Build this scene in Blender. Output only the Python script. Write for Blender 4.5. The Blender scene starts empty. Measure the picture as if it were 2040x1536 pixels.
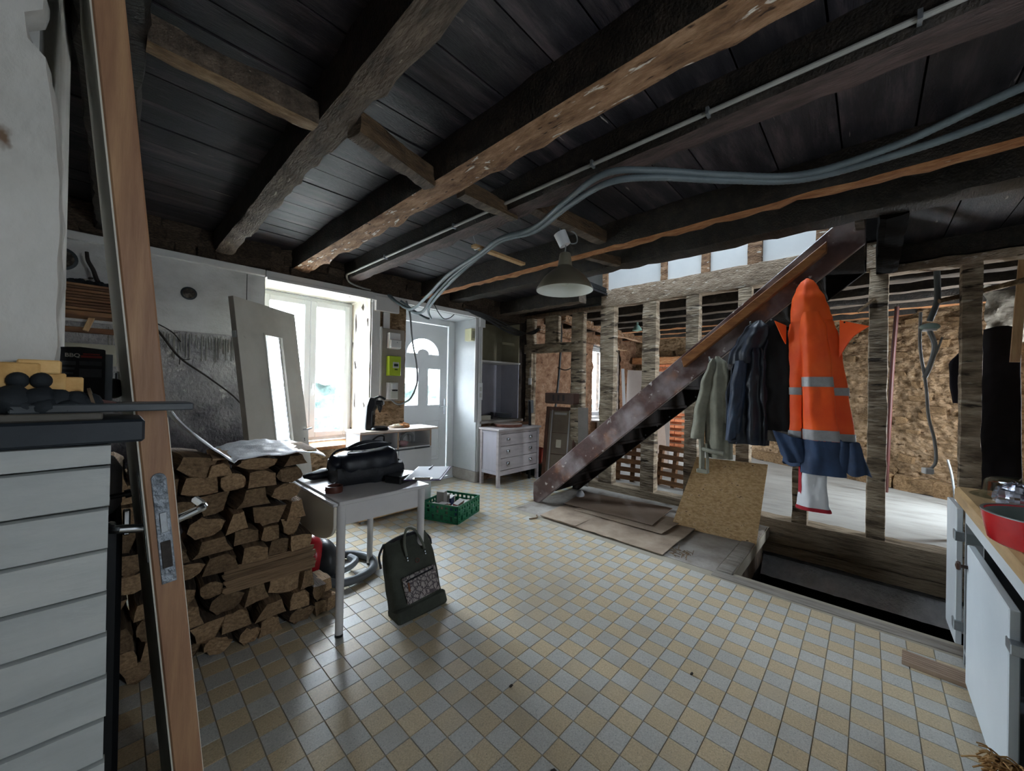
# Renovation room in an old stone house: timber partition, staircase, beams, tiled floor.
# World frame: X runs along the window wall, Y points into that wall, Z up; metres.
import bpy, bmesh, math, random
from mathutils import Vector, Matrix, noise
C = bpy.context.scene.collection
PI = math.pi
rnd = random.Random(11)

# ------------------------------------------------------------------ camera
cd = bpy.data.cameras.new('camera'); cam = bpy.data.objects.new('camera', cd); C.objects.link(cam)
YAW, PITCH, ROLL = math.radians(46.593), math.radians(0.206), math.radians(1.048)
_f = Vector((math.sin(YAW), math.cos(YAW), 0)); _r = Vector((math.cos(YAW), -math.sin(YAW), 0)); _u = Vector((0, 0, 1))
_f2 = _f*math.cos(PITCH) + _u*math.sin(PITCH); _u2 = _u*math.cos(PITCH) - _f*math.sin(PITCH)
_r3 = _r*math.cos(ROLL) + _u2*math.sin(ROLL); _u3 = _u2*math.cos(ROLL) - _r*math.sin(ROLL)
CAM = Vector((0, 0, 1.40))
cam.matrix_world = Matrix(((_r3.x, _u3.x, -_f2.x, CAM.x), (_r3.y, _u3.y, -_f2.y, CAM.y), (_r3.z, _u3.z, -_f2.z, CAM.z), (0, 0, 0, 1)))
cd.sensor_fit = 'HORIZONTAL'; cd.sensor_width = 36.0; cd.lens = 13.289; cd.clip_start = 0.05
bpy.context.scene.camera = cam

# ------------------------------------------------------------------ world, daylight, exposure
W = bpy.data.worlds.new('overcast_sky'); bpy.context.scene.world = W; W.use_nodes = True
wn = W.node_tree.nodes; wl = W.node_tree.links
bg = wn['Background']
tc = wn.new('ShaderNodeTexCoord'); sx = wn.new('ShaderNodeSeparateXYZ'); rp = wn.new('ShaderNodeValToRGB')
wl.new(tc.outputs['Generated'], sx.inputs[0]); wl.new(sx.outputs['Z'], rp.inputs[0]); wl.new(rp.outputs[0], bg.inputs[0])
rp.color_ramp.elements[0].position = 0.0; rp.color_ramp.elements[0].color = (0.84, 0.92, 1.0, 1)
rp.color_ramp.elements[1].position = 1.0; rp.color_ramp.elements[1].color = (0.72, 0.86, 1.0, 1)
SKY = 26.0
bg.inputs[1].default_value = SKY
vs = bpy.context.scene.view_settings
vs.view_transform = 'Standard'; vs.look = 'None'; vs.gamma = 1.0; vs.use_curve_mapping = False; vs.exposure = 1.2
bpy.context.scene.cycles.use_denoising = True
bpy.context.scene.cycles.max_bounces = 10
bpy.context.scene.cycles.diffuse_bounces = 6
bpy.context.scene.cycles.transparent_max_bounces = 12

def portal(name, loc, size_x, size_y, rot):
    l = bpy.data.lights.new(name, 'AREA'); l.shape = 'RECTANGLE'; l.size = size_x; l.size_y = size_y
    l.cycles.is_portal = True
    o = bpy.data.objects.new(name, l); C.objects.link(o); o.location = loc; o.rotation_euler = rot
    return o
# sky portals in the daylight openings (they only guide sampling of the sky)
portal('daylight_portal', (1.5, 4.74, 1.55), 1.10, 1.75, (-PI/2, 0, 0))
portal('daylight_portal', (3.06, 4.86, 1.55), 0.75, 1.1, (-PI/2, 0, 0))
portal('daylight_portal', (7.45, 4.74, 1.55), 1.25, 1.7, (-PI/2, 0, 0))
portal('daylight_portal', (.85, -1.34, 1.6), .36, .44, (PI/2, 0, 0))  # rear opening added for fill light
portal('daylight_portal', (6.2, -1.44, 1.28), .62, 1.45, (PI/2, 0, 0))
portal('daylight_portal', (4.0, 1.4, 5.2), 1.4, 2.4, (0, 0, 0))  # opening of the added skylight

# ------------------------------------------------------------------ materials
def lin(h):
    h = h.lstrip('#'); out = []
    for i in (0, 2, 4):
        c = int(h[i:i+2], 16)/255
        out.append(c/12.92 if c <= 0.04045 else ((c+0.055)/1.055)**2.4)
    return (*out, 1)
MATS = {}
def nm(name, cols, scale=6, stretch=(1, 1, 1), rough=0.7, bump=0.0, bscale=None, flecks=None, metal=0.0, rand=0.0, detail=6, dist=0.02, spec=0.4, lo=0.3, hi=0.7, bands=None, rvar=0.0, zmix=None):
    """noise-coloured material; cols = 1..4 hex colours; flecks = (hex, scale, threshold, softness)"""
    if name in MATS: return MATS[name]
    m = bpy.data.materials.new(name); m.use_nodes = True; N = m.node_tree.nodes; L = m.node_tree.links
    b = N['Principled BSDF']; b.inputs['Roughness'].default_value = rough; b.inputs['Metallic'].default_value = metal
    b.inputs['Specular IOR Level'].default_value = spec
    t = N.new('ShaderNodeTexCoord'); mp = N.new('ShaderNodeMapping'); mp.inputs['Scale'].default_value = stretch
    L.new(t.outputs['Object'], mp.inputs[0]); vec = mp.outputs[0]
    oi = N.new('ShaderNodeObjectInfo')
    if rand:
        ad = N.new('ShaderNodeVectorMath'); ad.operation = 'ADD'
        sc = N.new('ShaderNodeMath'); sc.operation = 'MULTIPLY'; sc.inputs[1].default_value = 37.0
        L.new(oi.outputs['Random'], sc.inputs[0]); L.new(vec, ad.inputs[0]); L.new(sc.outputs[0], ad.inputs[1]); vec = ad.outputs[0]
    n = N.new('ShaderNodeTexNoise'); n.inputs['Scale'].default_value = scale; n.inputs['Detail'].default_value = detail; n.inputs['Roughness'].default_value = 0.65
    L.new(vec, n.inputs['Vector'])
    if len(cols) == 1: cols = [cols[0], cols[0]]
    r = N.new('ShaderNodeValToRGB'); L.new(n.outputs['Fac'], r.inputs[0])
    e = r.color_ramp.elements
    for i, c in enumerate(cols):
        p = lo + (hi-lo)*i/(len(cols)-1)
        if i == 0: e[0].position = p; e[0].color = lin(c)
        elif i == len(cols)-1: e[-1].position = p; e[-1].color = lin(c)
        else:
            q = e.new(p); q.color = lin(c)
    col = r.outputs[0]
    def mix(fac, a, bcol):
        x = N.new('ShaderNodeMix'); x.data_type = 'RGBA'; L.new(fac, x.inputs[0]); L.new(a, x.inputs[6])
        if isinstance(bcol, tuple): x.inputs[7].default_value = bcol
        else: L.new(bcol, x.inputs[7])
        return x.outputs[2]
    if bands:   # (hex, axis, wave scale, distortion, threshold): lath marks, grain
        wv = N.new('ShaderNodeTexWave'); wv.wave_type = 'BANDS'; wv.bands_direction = bands[1]; wv.inputs['Scale'].default_value = bands[2]
        wv.inputs['Distortion'].default_value = bands[3]; wv.inputs['Detail'].default_value = 3; wv.inputs['Detail Scale'].default_value = 2.0
        L.new(vec, wv.inputs['Vector'])
        br = N.new('ShaderNodeValToRGB'); br.color_ramp.elements[0].position = bands[4]; br.color_ramp.elements[1].position = min(1, bands[4]+0.3)
        L.new(wv.outputs['Fac'], br.inputs[0]); col = mix(br.outputs[0], col, lin(bands[0]))
    for fk in ([flecks] if flecks and isinstance(flecks[0], str) else (flecks or [])):
        n2 = N.new('ShaderNodeTexNoise'); n2.inputs['Scale'].default_value = fk[1]; n2.inputs['Detail'].default_value = 5; L.new(vec, n2.inputs['Vector'])
        r2 = N.new('ShaderNodeValToRGB'); r2.color_ramp.elements[0].position = fk[2]; r2.color_ramp.elements[1].position = min(1, fk[2]+fk[3])
        L.new(n2.outputs['Fac'], r2.inputs[0]); col = mix(r2.outputs[0], col, lin(fk[0]))
    if zmix:   # stain that grows towards the ground: (hex, clean height, full height)
        gp_ = N.new('ShaderNodeNewGeometry'); sz = N.new('ShaderNodeSeparateXYZ'); L.new(gp_.outputs['Position'], sz.inputs[0])
        nz = N.new('ShaderNodeTexNoise'); nz.inputs['Scale'].default_value = 3.5; nz.inputs['Detail'].default_value = 6; L.new(t.outputs['Object'], nz.inputs['Vector'])
        aa = N.new('ShaderNodeMath'); aa.operation = 'MULTIPLY_ADD'; aa.inputs[1].default_value = 0.9; L.new(nz.outputs['Fac'], aa.inputs[0]); L.new(sz.outputs['Z'], aa.inputs[2])
        mz = N.new('ShaderNodeMapRange'); mz.inputs[1].default_value = zmix[1]+.45; mz.inputs[2].default_value = zmix[2]+.45; mz.inputs[3].default_value = 0; mz.inputs[4].default_value = 0.93; L.new(aa.outputs[0], mz.inputs[0])
        col = mix(mz.outputs[0], col, lin(zmix[0]))
    if rand:
        hs = N.new('ShaderNodeHueSaturation'); mr = N.new('ShaderNodeMapRange'); mr.inputs[3].default_value = 1-rand; mr.inputs[4].default_value = 1+rand
        L.new(oi.outputs['Random'], mr.inputs[0]); L.new(mr.outputs[0], hs.inputs['Value']); L.new(col, hs.inputs['Color']); col = hs.outputs[0]
    L.new(col, b.inputs['Base Color'])
    if rvar:
        m2 = N.new('ShaderNodeMapRange'); m2.inputs[1].default_value = 0.3; m2.inputs[2].default_value = 0.7; m2.inputs[3].default_value = max(0.05, rough-rvar); m2.inputs[4].default_value = min(1, rough+rvar)
        L.new(n.outputs['Fac'], m2.inputs[0]); L.new(m2.outputs[0], b.inputs['Roughness'])
    if bump:
        bn = N.new('ShaderNodeTexNoise'); bn.inputs['Scale'].default_value = bscale or scale*3; bn.inputs['Detail'].default_value = 7; L.new(vec, bn.inputs['Vector'])
        bp = N.new('ShaderNodeBump'); bp.inputs['Strength'].default_value = bump; bp.inputs['Distance'].default_value = dist
        L.new(bn.outputs['Fac'], bp.inputs['Height']); L.new(bp.outputs[0], b.inputs['Normal'])
    MATS[name] = m; return m
def glass(name, tint='#ffffff', gloss=0.10, rough=0.02):
    if name in MATS: return MATS[name]
    m = bpy.data.materials.new(name); m.use_nodes = True; N = m.node_tree.nodes; L = m.node_tree.links
    N.remove(N['Principled BSDF']); tr = N.new('ShaderNodeBsdfTransparent'); tr.inputs[0].default_value = lin(tint)
    gl = N.new('ShaderNodeBsdfGlossy'); gl.inputs['Roughness'].default_value = rough
    x = N.new('ShaderNodeMixShader'); x.inputs[0].default_value = gloss
    L.new(tr.outputs[0], x.inputs[1]); L.new(gl.outputs[0], x.inputs[2]); L.new(x.outputs[0], N['Material Output'].inputs[0])
    MATS[name] = m; return m
def frosted(name, tint, trans=0.7, clear=0.25):
    m = bpy.data.materials.new(name); m.use_nodes = True; N = m.node_tree.nodes; L = m.node_tree.links
    N.remove(N['Principled BSDF'])
    t = N.new('ShaderNodeBsdfTranslucent'); t.inputs[0].default_value = lin(tint)
    d = N.new('ShaderNodeBsdfDiffuse'); d.inputs[0].default_value = lin(tint)
    c = N.new('ShaderNodeBsdfTransparent')
    a = N.new('ShaderNodeMixShader'); a.inputs[0].default_value = trans; L.new(d.outputs[0], a.inputs[1]); L.new(t.outputs[0], a.inputs[2])
    x = N.new('ShaderNodeMixShader'); x.inputs[0].default_value = clear; L.new(a.outputs[0], x.inputs[1]); L.new(c.outputs[0], x.inputs[2])
    L.new(x.outputs[0], N['Material Output'].inputs[0]); MATS[name] = m; return m

soot = nm('soot_black_timber', ['#15120f', '#262019', '#3a3028'], 3.0, (1.5, 6, 6), 0.62, 0.5, 14, flecks=('#6a5a48', 9, 0.70, 0.10), rand=0.15)
sootplank = nm('sooty_plank', ['#0e0e12', '#242227', '#4a4143'], 2.2, (1.0, 7, 1), 0.55, 0.3, 30, flecks=[('#9a928c', 4.0, 0.70, 0.05)], rand=0.4, lo=.32, hi=.68)
hewn = nm('hewn_brown_timber', ['#5b412d', '#8b694b', '#b39172'], 5.0, (5, 1.2, 5), 0.8, 0.9, 22, flecks=[('#ddd6ca', 7, 0.63, 0.04), ('#3c2818', 11, 0.63, 0.06)], rand=0.12)
hewn_or = nm('split_orange_timber', ['#7a4c2c', '#a56f45', '#bd9064'], 6.0, (5, 1.2, 5), 0.8, 0.8, 22, flecks=[('#e0d4c0', 9, 0.72, 0.05)], rand=0.12)
batten_w = nm('rough_pole_wood', ['#5a4530', '#7d6549', '#a08868'], 5.0, (1.5, 6, 6), 0.8, 0.7, 22, flecks=('#cfc5b2', 8, 0.70, 0.06), rand=0.15)
lathmark = nm('stud_wood_with_lath_marks', ['#635545', '#8d7d68', '#ad9d86'], 2.2, (1.3, 1.3, 6.0), 0.85, 0.8, 9, flecks=[('#b3a794', 4.5, 0.60, 0.08), ('#33291f', 3.1, 0.60, 0.07)], rand=0.12, lo=.38, hi=.62)
studside = nm('stud_side_wood', ['#3f3226', '#5c4936', '#766048'], 5.0, (6, 6, 1), 0.8, 0.6, 25, rand=0.1)
oldbeam = nm('old_pitted_beam', ['#6d5c4c', '#97846f', '#b7a691'], 6.0, (4, 1.3, 4), 0.85, 0.9, 26, flecks=[('#c8beb0', 9, 0.62, 0.06), ('#3b2d22', 13, 0.66, 0.06)], rand=0.1)
sillwood = nm('weathered_sill_beam', ['#4c4032', '#80705b', '#a3927b', '#5e5041'], 3.0, (9, 0.8, 11), 0.85, 0.8, 18, flecks=('#a9a08c', 12, 0.68, 0.08))
plaster = nm('dirty_white_plaster', ['#adadab', '#c1c1c0', '#cfcfce'], 2.5, (1, 1, 1.4), 0.9, 0.25, 40, flecks=('#97928a', 3.3, 0.62, 0.14))
hoodplaster = nm('flaking_lime_plaster', ['#a8a69f', '#c4c3bd', '#d2d1cd'], 3.5, (1, 1, .6), 0.9, 0.7, 9, flecks=[('#7a6350', 8, 0.705, 0.04), ('#908878', 2.5, 0.62, 0.12)], dist=0.03)
adhesive = nm('grey_tile_adhesive', ['#77757a', '#9d9b9c', '#b5b3b1'], 4.0, (1.6, 1, 1.2), 0.9, 0.9, 26, flecks=[('#d2d0cc', 7, 0.64, 0.06)], zmix=('#2a262e', 1.50, 0.85))
sootwall = nm('soot_stained_render', ['#232027', '#38343a', '#56525a'], 3.0, (1, 1, 3), 0.85, 0.7, 20, flecks=('#9a98a0', 7, 0.71, 0.05))
whitepaint = nm('white_paint', ['#c9c9c8', '#d9d9d8'], 3, rough=0.45, bump=0.05)
pvc = nm('white_pvc', ['#d5d9dc', '#dfe2e4'], 2, rough=0.3)
doorwhite = nm('white_door_skin', ['#d0d2d3', '#d9dadb'], 2, rough=0.38)
reveal = nm('bluish_reveal_paint', ['#b5b8b8', '#c8caca'], 2.0, rough=0.7, bump=0.1)
revealdirty = nm('stained_reveal_plaster', ['#b3a98f', '#cfcabc', '#dddbd3'], 5, (1, 1, 0.5), 0.85, 0.4, 20, flecks=('#958a6c', 14, 0.72, 0.10))
warmstone = nm('warm_rubble_render', ['#57442d', '#7f6649', '#a1876a', '#675238'], 9.0, (1, 1, 1.7), 0.92, 1.0, 14, dist=0.05, flecks=[('#4a3620', 9, 0.655, 0.06), ('#d6c4a4', 6, 0.70, 0.08)])
pinkstone = nm('pinkish_rubble_render', ['#6e4d38', '#97745a', '#b5967c'], 8.0, (1, 1, 1.4), 0.92, 1.0, 16, dist=0.05, flecks=[('#4c3525', 10, 0.65, 0.06), ('#c9b9a6', 7, 0.70, 0.08)])
stone_w = nm('warm_stone', ['#58442b', '#806546', '#9d8260'], 9.0, (1, 1, 1), 0.92, 0.8, 22, rand=0.25)
stone_d = nm('sooty_stone', ['#2f2720', '#54463a', '#77654f'], 9.0, (1, 1, 1.5), 0.92, 0.9, 22, rand=0.35)
mortar_d = nm('sooty_mortar', ['#1f1a16', '#352c25', '#4a3e33'], 9.0, rough=0.95, bump=0.9, bscale=18)
concrete = nm('worn_concrete', ['#7d746b', '#99928a', '#aba59e'], 4.0, (1, 1, 1), 0.8, 0.4, 22, flecks=[('#d0ccc6', 14, 0.70, 0.05), ('#5b5047', 3.5, 0.66, 0.10)])
screed = nm('pale_screed_floor', ['#8b8881', '#a09d96', '#aaa8a1'], 2.5, (3, 1, 1), 0.6, 0.1, 22, flecks=('#8b857b', 5, 0.72, 0.08))
whitewash = nm('whitewashed_rough_wall', ['#cfd0d3', '#ececee'], 12, rough=0.9, bump=1.0, bscale=40)
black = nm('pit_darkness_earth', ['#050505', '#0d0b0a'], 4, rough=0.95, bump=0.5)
tile_y = nm('ochre_speckled_tile', ['#b3a286', '#c4b190', '#d1c0a2'], 150, rough=0.42, flecks=[('#8d8270', 210, 0.62, 0.06), ('#a9a293', 1.3, 0.54, 0.22)], detail=2, rand=0.06, spec=0.5, rvar=0.1)
tile_g = nm('grey_speckled_tile', ['#acaba5', '#bbbab4', '#c8c7c1'], 150, rough=0.42, flecks=[('#7a7f82', 210, 0.62, 0.06), ('#a69f92', 1.3, 0.54, 0.22)], detail=2, rand=0.06, spec=0.5, rvar=0.1)
grout = nm('dirty_grout', ['#98907f', '#aca393'], 6, rough=0.9)
pine = nm('planed_pine', ['#7c5a44', '#936e52', '#a98562'], 3.0, (8, 8, 0.7), 0.55, 0.1, flecks=('#7e4a30', 3.0, 0.74, 0.05))
pine_h = nm('raw_pine_board', ['#a8845c', '#c09c70', '#cfb083'], 3.0, (8, 8, 1.2), 0.6, 0.15, rand=0.1)
brownwood = nm('orange_brown_board', ['#6f4322', '#8c5a30', '#a06c3c'], 4.0, (6, 1.5, 6), 0.55, 0.15)
stairpaint = nm('worn_brown_stair_paint', ['#42302e', '#583f3b', '#704f42'], 4.0, (1, 1, 1), 0.33, 0.3, 16, flecks=[('#8a5a3a', 4.0, 0.56, 0.10), ('#a59c9f', 3.2, 0.45, 0.26), ('#c6c0be', 16, 0.655, 0.06)], spec=0.6)
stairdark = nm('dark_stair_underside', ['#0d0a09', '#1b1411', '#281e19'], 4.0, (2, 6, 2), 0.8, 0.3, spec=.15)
osb = nm('osb_flakes', ['#a27f55', '#c9a676', '#e4c89e'], 24, (1, 1.0, 2.4), 0.65, 0.35, 30, flecks=[('#6d4e2e', 24, 0.64, 0.05), ('#dcc197', 20, 0.66, 0.05)])
cardboard = nm('worn_cardboard', ['#857363', '#a08d7a', '#b3a28e'], 4.0, rough=0.85, bump=0.2, flecks=('#b9aa98', 8, 0.70, 0.08))
cardboard2 = nm('brown_cardboard', ['#8a7565', '#9c8877'], 3.0, rough=0.8)
chrome = nm('chrome', ['#c9cccf'], 1, rough=0.18, metal=1.0)
steel = nm('galvanised_steel', ['#8d9499', '#b0b6ba'], 14, rough=0.4, metal=0.8, bump=0.1)
pewter = nm('worn_lock_plate', ['#5a6068', '#8a929a', '#a9b0b8'], 26, rough=0.42, metal=0.6, bump=0.5)
blackplastic = nm('black_plastic', ['#0d0e11', '#17181c'], 4, rough=0.28)
blackcloth = nm('black_nylon', ['#0c0e13', '#171a21'], 5, rough=0.55, bump=0.15, bscale=60)
conduit = nm('grey_conduit_plastic', ['#566064', '#6a767b'], 5, rough=0.5)
greycable = nm('grey_cable', ['#7a7d7e', '#8e9192'], 5, rough=0.5)
darkcable = nm('dark_cable', ['#1d1f1f', '#2c2e2e'], 5, rough=0.5)
clear_glass = glass('window_glass')
# ------------------------------------------------------------------ mesh helpers
class MB:
    def __init__(s): s.v = []; s.f = []; s.m = []
    def add(s, vs_, fs, mat=0):
        o = len(s.v); s.v += [Vector(p) for p in vs_]
        for k, f in enumerate(fs):
            s.f.append([i+o for i in f]); s.m.append(mat[k] if isinstance(mat, (list, tuple)) else mat)
        return s
    def box(s, x0, x1, y0, y1, z0, z1, mat=0):
        return s.add([(x0,y0,z0),(x1,y0,z0),(x1,y1,z0),(x0,y1,z0),(x0,y0,z1),(x1,y0,z1),(x1,y1,z1),(x0,y1,z1)],
                     [(0,3,2,1),(4,5,6,7),(0,1,5,4),(1,2,6,5),(2,3,7,6),(3,0,4,7)], mat)
    def xf(s, M, start=0):
        for i in range(start, len(s.v)): s.v[i] = M @ s.v[i]
        return s
    def obox(s, c, size, rz=0, rx=0, ry=0, mat=0):
        st = len(s.v); a, b, d = size[0]/2, size[1]/2, size[2]/2
        s.box(-a, a, -b, b, -d, d, mat)
        return s.xf(Matrix.Translation(c) @ Matrix.Rotation(rz,4,'Z') @ Matrix.Rotation(ry,4,'Y') @ Matrix.Rotation(rx,4,'X'), st)
    def prism(s, poly, axis, a, b, mat=0):
        """poly in the two other axes (in xyz order), extruded along axis from a to b"""
        def P(p, t): return {'x': (t, p[0], p[1]), 'y': (p[0], t, p[1]), 'z': (p[0], p[1], t)}[axis]
        n = len(poly)
        return s.add([P(p, a) for p in poly] + [P(p, b) for p in poly],
                     [list(range(n))[::-1], list(range(n, 2*n))] + [(i, (i+1) % n, n+(i+1) % n, n+i) for i in range(n)], mat)
    def cyl(s, p0, p1, r0, r1=None, n=14, mat=0, caps=True):
        p0, p1 = Vector(p0), Vector(p1); r1 = r0 if r1 is None else r1
        d = (p1-p0).normalized(); a = d.orthogonal().normalized(); b = d.cross(a)
        ring = lambda p, r: [p + (a*math.cos(2*PI*i/n) + b*math.sin(2*PI*i/n))*r for i in range(n)]
        fs = [(i, (i+1) % n, n+(i+1) % n, n+i) for i in range(n)]
        if caps: fs += [list(range(n))[::-1], list(range(n, 2*n))]
        return s.add(ring(p0, r0)+ring(p1, r1), fs, mat)
    def lathe(s, prof, c=(0,0,0), n=24, mat=0, M=None):
        st = len(s.v); k = len(prof); vs_ = []; fs = []
        for r, z in prof: vs_ += [(r*math.cos(2*PI*i/n), r*math.sin(2*PI*i/n), z) for i in range(n)]
        for j in range(k-1):
            fs += [(j*n+i, j*n+(i+1) % n, (j+1)*n+(i+1) % n, (j+1)*n+i) for i in range(n)]
        s.add(vs_, fs, mat)
        return s.xf(Matrix.Translation(c) @ (M or Matrix()), st)
    def tube(s, pts, r, n=8, mat=0, sub=6, smooth=True, caps=True, rib=0):
        pts = [Vector(p) for p in pts]
        if smooth and len(pts) > 2:
            q = []; P = [pts[0]*2-pts[1]] + pts + [pts[-1]*2-pts[-2]]
            for i in range(1, len(P)-2):
                for k in range(sub):
                    t = k/sub; a, b, c_, d = P[i-1], P[i], P[i+1], P[i+2]
                    q.append(0.5*((2*b)+(c_-a)*t+(2*a-5*b+4*c_-d)*t*t+(3*b-a-3*c_+d)*t*t*t))
            q.append(pts[-1]); pts = q
        up = None; vs_ = []; k = len(pts)
        for i, p in enumerate(pts):
            d = (pts[min(i+1, k-1)]-pts[max(i-1, 0)]).normalized()
            up = d.orthogonal().normalized() if up is None else (up - d*up.dot(d)).normalized()
            b = d.cross(up); rr = (r(i/(k-1)) if callable(r) else r)*(1+(rib if i % 2 else 0))
            vs_ += [p + (up*math.cos(2*PI*j/n)+b*math.sin(2*PI*j/n))*rr for j in range(n)]
        fs = [(i*n+j, i*n+(j+1) % n, (i+1)*n+(j+1) % n, (i+1)*n+j) for i in range(k-1) for j in range(n)]
        if caps: fs += [list(range(n))[::-1], list(range((k-1)*n, k*n))]
        return s.add(vs_, fs, mat)
    def grid(s, fn, nu, nv, mat=0, flip=False):
        vs_ = [fn(i/nu, j/nv) for j in range(nv+1) for i in range(nu+1)]; w = nu+1
        fs = [(j*w+i, j*w+i+1, (j+1)*w+i+1, (j+1)*w+i) for j in range(nv) for i in range(nu)]
        if flip: fs = [f[::-1] for f in fs]
        return s.add(vs_, fs, mat)
    def sheet(s, fn, nu, nv, th=0.004, mat=0):
        """a closed sheet of thickness th (along the local normal)"""
        w = nu+1; top = [Vector(fn(i/nu, j/nv)) for j in range(nv+1) for i in range(nu+1)]; bot = []
        for j in range(nv+1):
            for i in range(nu+1):
                a = top[j*w+min(i+1, nu)]-top[j*w+max(i-1, 0)]; b = top[min(j+1, nv)*w+i]-top[max(j-1, 0)*w+i]
                bot.append(top[j*w+i]-a.cross(b).normalized()*th)
        K = len(top); F = []
        for j in range(nv):
            for i in range(nu):
                q = (j*w+i, j*w+i+1, (j+1)*w+i+1, (j+1)*w+i); F += [q, tuple(K+x for x in q[::-1])]
        edge = [i for i in range(nu)] ; ring = [j for j in range(w)] + [w*k+nu for k in range(1, nv+1)] + [nv*w+i for i in range(nu-1, -1, -1)] + [w*k for k in range(nv-1, 0, -1)]
        for a, b in zip(ring, ring[1:]+ring[:1]): F.append((b, a, K+a, K+b))
        return s.add(top+bot, F, mat)
    def blob(s, c, rad, n=10, m=7, amp=0.0, freq=6, seed=0, mat=0, M=None):
        st = len(s.v); vs_ = [(0, 0, 1)]
        for j in range(1, m):
            t = PI*j/m; vs_ += [(math.sin(t)*math.cos(2*PI*i/n), math.sin(t)*math.sin(2*PI*i/n), math.cos(t)) for i in range(n)]
        vs_.append((0, 0, -1)); out = []
        for p in vs_:
            p = Vector(p); k = 1+amp*noise.noise(p*1.7+Vector((seed*7.1, seed*3.3, seed))) if amp else 1
            out.append(Vector((p.x*rad[0], p.y*rad[1], p.z*rad[2]))*k)
        F = [(0, 1+i, 1+(i+1) % n) for i in range(n)]
        for j in range(m-2): F += [(1+j*n+i, 1+(j+1)*n+i, 1+(j+1)*n+(i+1) % n, 1+j*n+(i+1) % n) for i in range(n)]
        e = 1+(m-1)*n; F += [(e, 1+(m-2)*n+(i+1) % n, 1+(m-2)*n+i) for i in range(n)]
        s.add(out, F, mat); return s.xf(Matrix.Translation(c) @ (M or Matrix()), st)
    def hewn(s, p0, p1, w, h, n=20, amp=0.008, seed=0, mats=(0, 0), up=(0, 0, 1), chew=0.0, taper=1.0):
        """rough-hewn squared timber; mats = (sides, underside)"""
        p0, p1 = Vector(p0), Vector(p1); d = (p1-p0).normalized(); u = Vector(up); u = (u-d*u.dot(d)).normalized(); a = d.cross(u)
        cs = []
        for (x0, y0), (x1, y1) in zip([(-1,-1),(1,-1),(1,1),(-1,1)], [(1,-1),(1,1),(-1,1),(-1,-1)]):
            for k in range(4):
                t = k/4; cs.append((x0+(x1-x0)*t, y0+(y1-y0)*t))
        K = len(cs); vs_ = []
        for i in range(n+1):
            c = p0.lerp(p1, i/n); tp = 1+(taper-1)*i/n
            for q, (x, y) in enumerate(cs):
                rx = 1.0 if not (abs(x) == 1 and abs(y) == 1) else 0.93
                p = c + a*(x*w/2*rx*tp) + u*(y*h/2*rx*tp)
                k = noise.noise(p*5.5+Vector((seed*3.7, seed, 0)))*amp + noise.noise(p*19+Vector((seed, 9, 0)))*amp*0.6
                if chew and y == -1: k -= max(0, noise.noise(p*9+Vector((3, seed, 0))))*chew
                nrm = (a*x if abs(x) == 1 else a*0) + (u*y if abs(y) == 1 else u*0)
                vs_.append(p + nrm*k)
        F = []; mm = []
        for i in range(n):
            for q in range(K):
                F.append((i*K+q, i*K+(q+1) % K, (i+1)*K+(q+1) % K, (i+1)*K+q)); mm.append(mats[1] if q < 4 else mats[0])
        F += [list(range(K))[::-1], list(range(n*K, (n+1)*K))]; mm += [mats[-1], mats[-1]]
        return s.add(vs_, F, mm)
    def build(s, name, mats, parent=None, loc=None, rot=None, smooth=False, bevel=0, kind=None, hide_name=None):
        me = bpy.data.meshes.new(name); me.from_pydata([tuple(p) for p in s.v], [], s.f)
        mats = mats if isinstance(mats, (list, tuple)) else [mats]
        for m in mats: me.materials.append(m)
        if len(mats) > 1: me.polygons.foreach_set('material_index', s.m)
        bm = bmesh.new(); bm.from_mesh(me)
        bmesh.ops.recalc_face_normals(bm, faces=bm.faces)
        if bevel:
            es = [e for e in bm.edges if len(e.link_faces) == 2 and e.calc_face_angle(0) > 0.6]
            bmesh.ops.bevel(bm, geom=es, offset=bevel, segments=1, affect='EDGES', profile=0.5, clamp_overlap=True)
        if smooth is not False:
            ang = math.radians(35 if smooth is True else smooth)
            for f in bm.faces: f.smooth = True
            for e in bm.edges: e.smooth = not (len(e.link_faces) == 2 and e.calc_face_angle(0) > ang)
        bm.to_mesh(me); bm.free(); me.update()
        o = bpy.data.objects.new(name, me); C.objects.link(o)
        if parent: o.parent = parent
        if loc: o.location = loc
        if rot: o.rotation_euler = rot
        if kind: o['kind'] = kind
        return o
def tag(o, label, cat, group=None):
    o['label'] = label; o['category'] = cat
    if group: o['group'] = group
    return o
def thing(name, label, cat, loc=(0,0,0), rz=0, group=None, rot=None):
    o = bpy.data.objects.new(name, None); C.objects.link(o); o.empty_display_size = 0.05
    o.location = loc; o.rotation_euler = rot or (0, 0, rz); return tag(o, label, cat, group)
def struct(name, loc=(0,0,0)):
    o = bpy.data.objects.new(name, None); C.objects.link(o); o.empty_display_size = 0.05; o.location = loc; o['kind'] = 'structure'; return o
def piece(name, me, parent, loc=(0,0,0), rot=(0,0,0), scale=(1,1,1)):
    o = bpy.data.objects.new(name, me); C.objects.link(o); o.parent = parent; o.location = loc; o.rotation_euler = rot; o.scale = scale; return o
def bx(name, mat, parent, x0, x1, y0, y1, z0, z1, bevel=0): return MB().box(x0, x1, y0, y1, z0, z1).build(name, mat, parent, bevel=bevel)
def V(*a): return Vector(a)
def project(p):
    q = Vector(p)-CAM; z = q.dot(_f2)
    if z < 0.02: return None
    return 1020+753.03*q.dot(_r3)/z, 768-753.03*q.dot(_u3)/z, z

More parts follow.
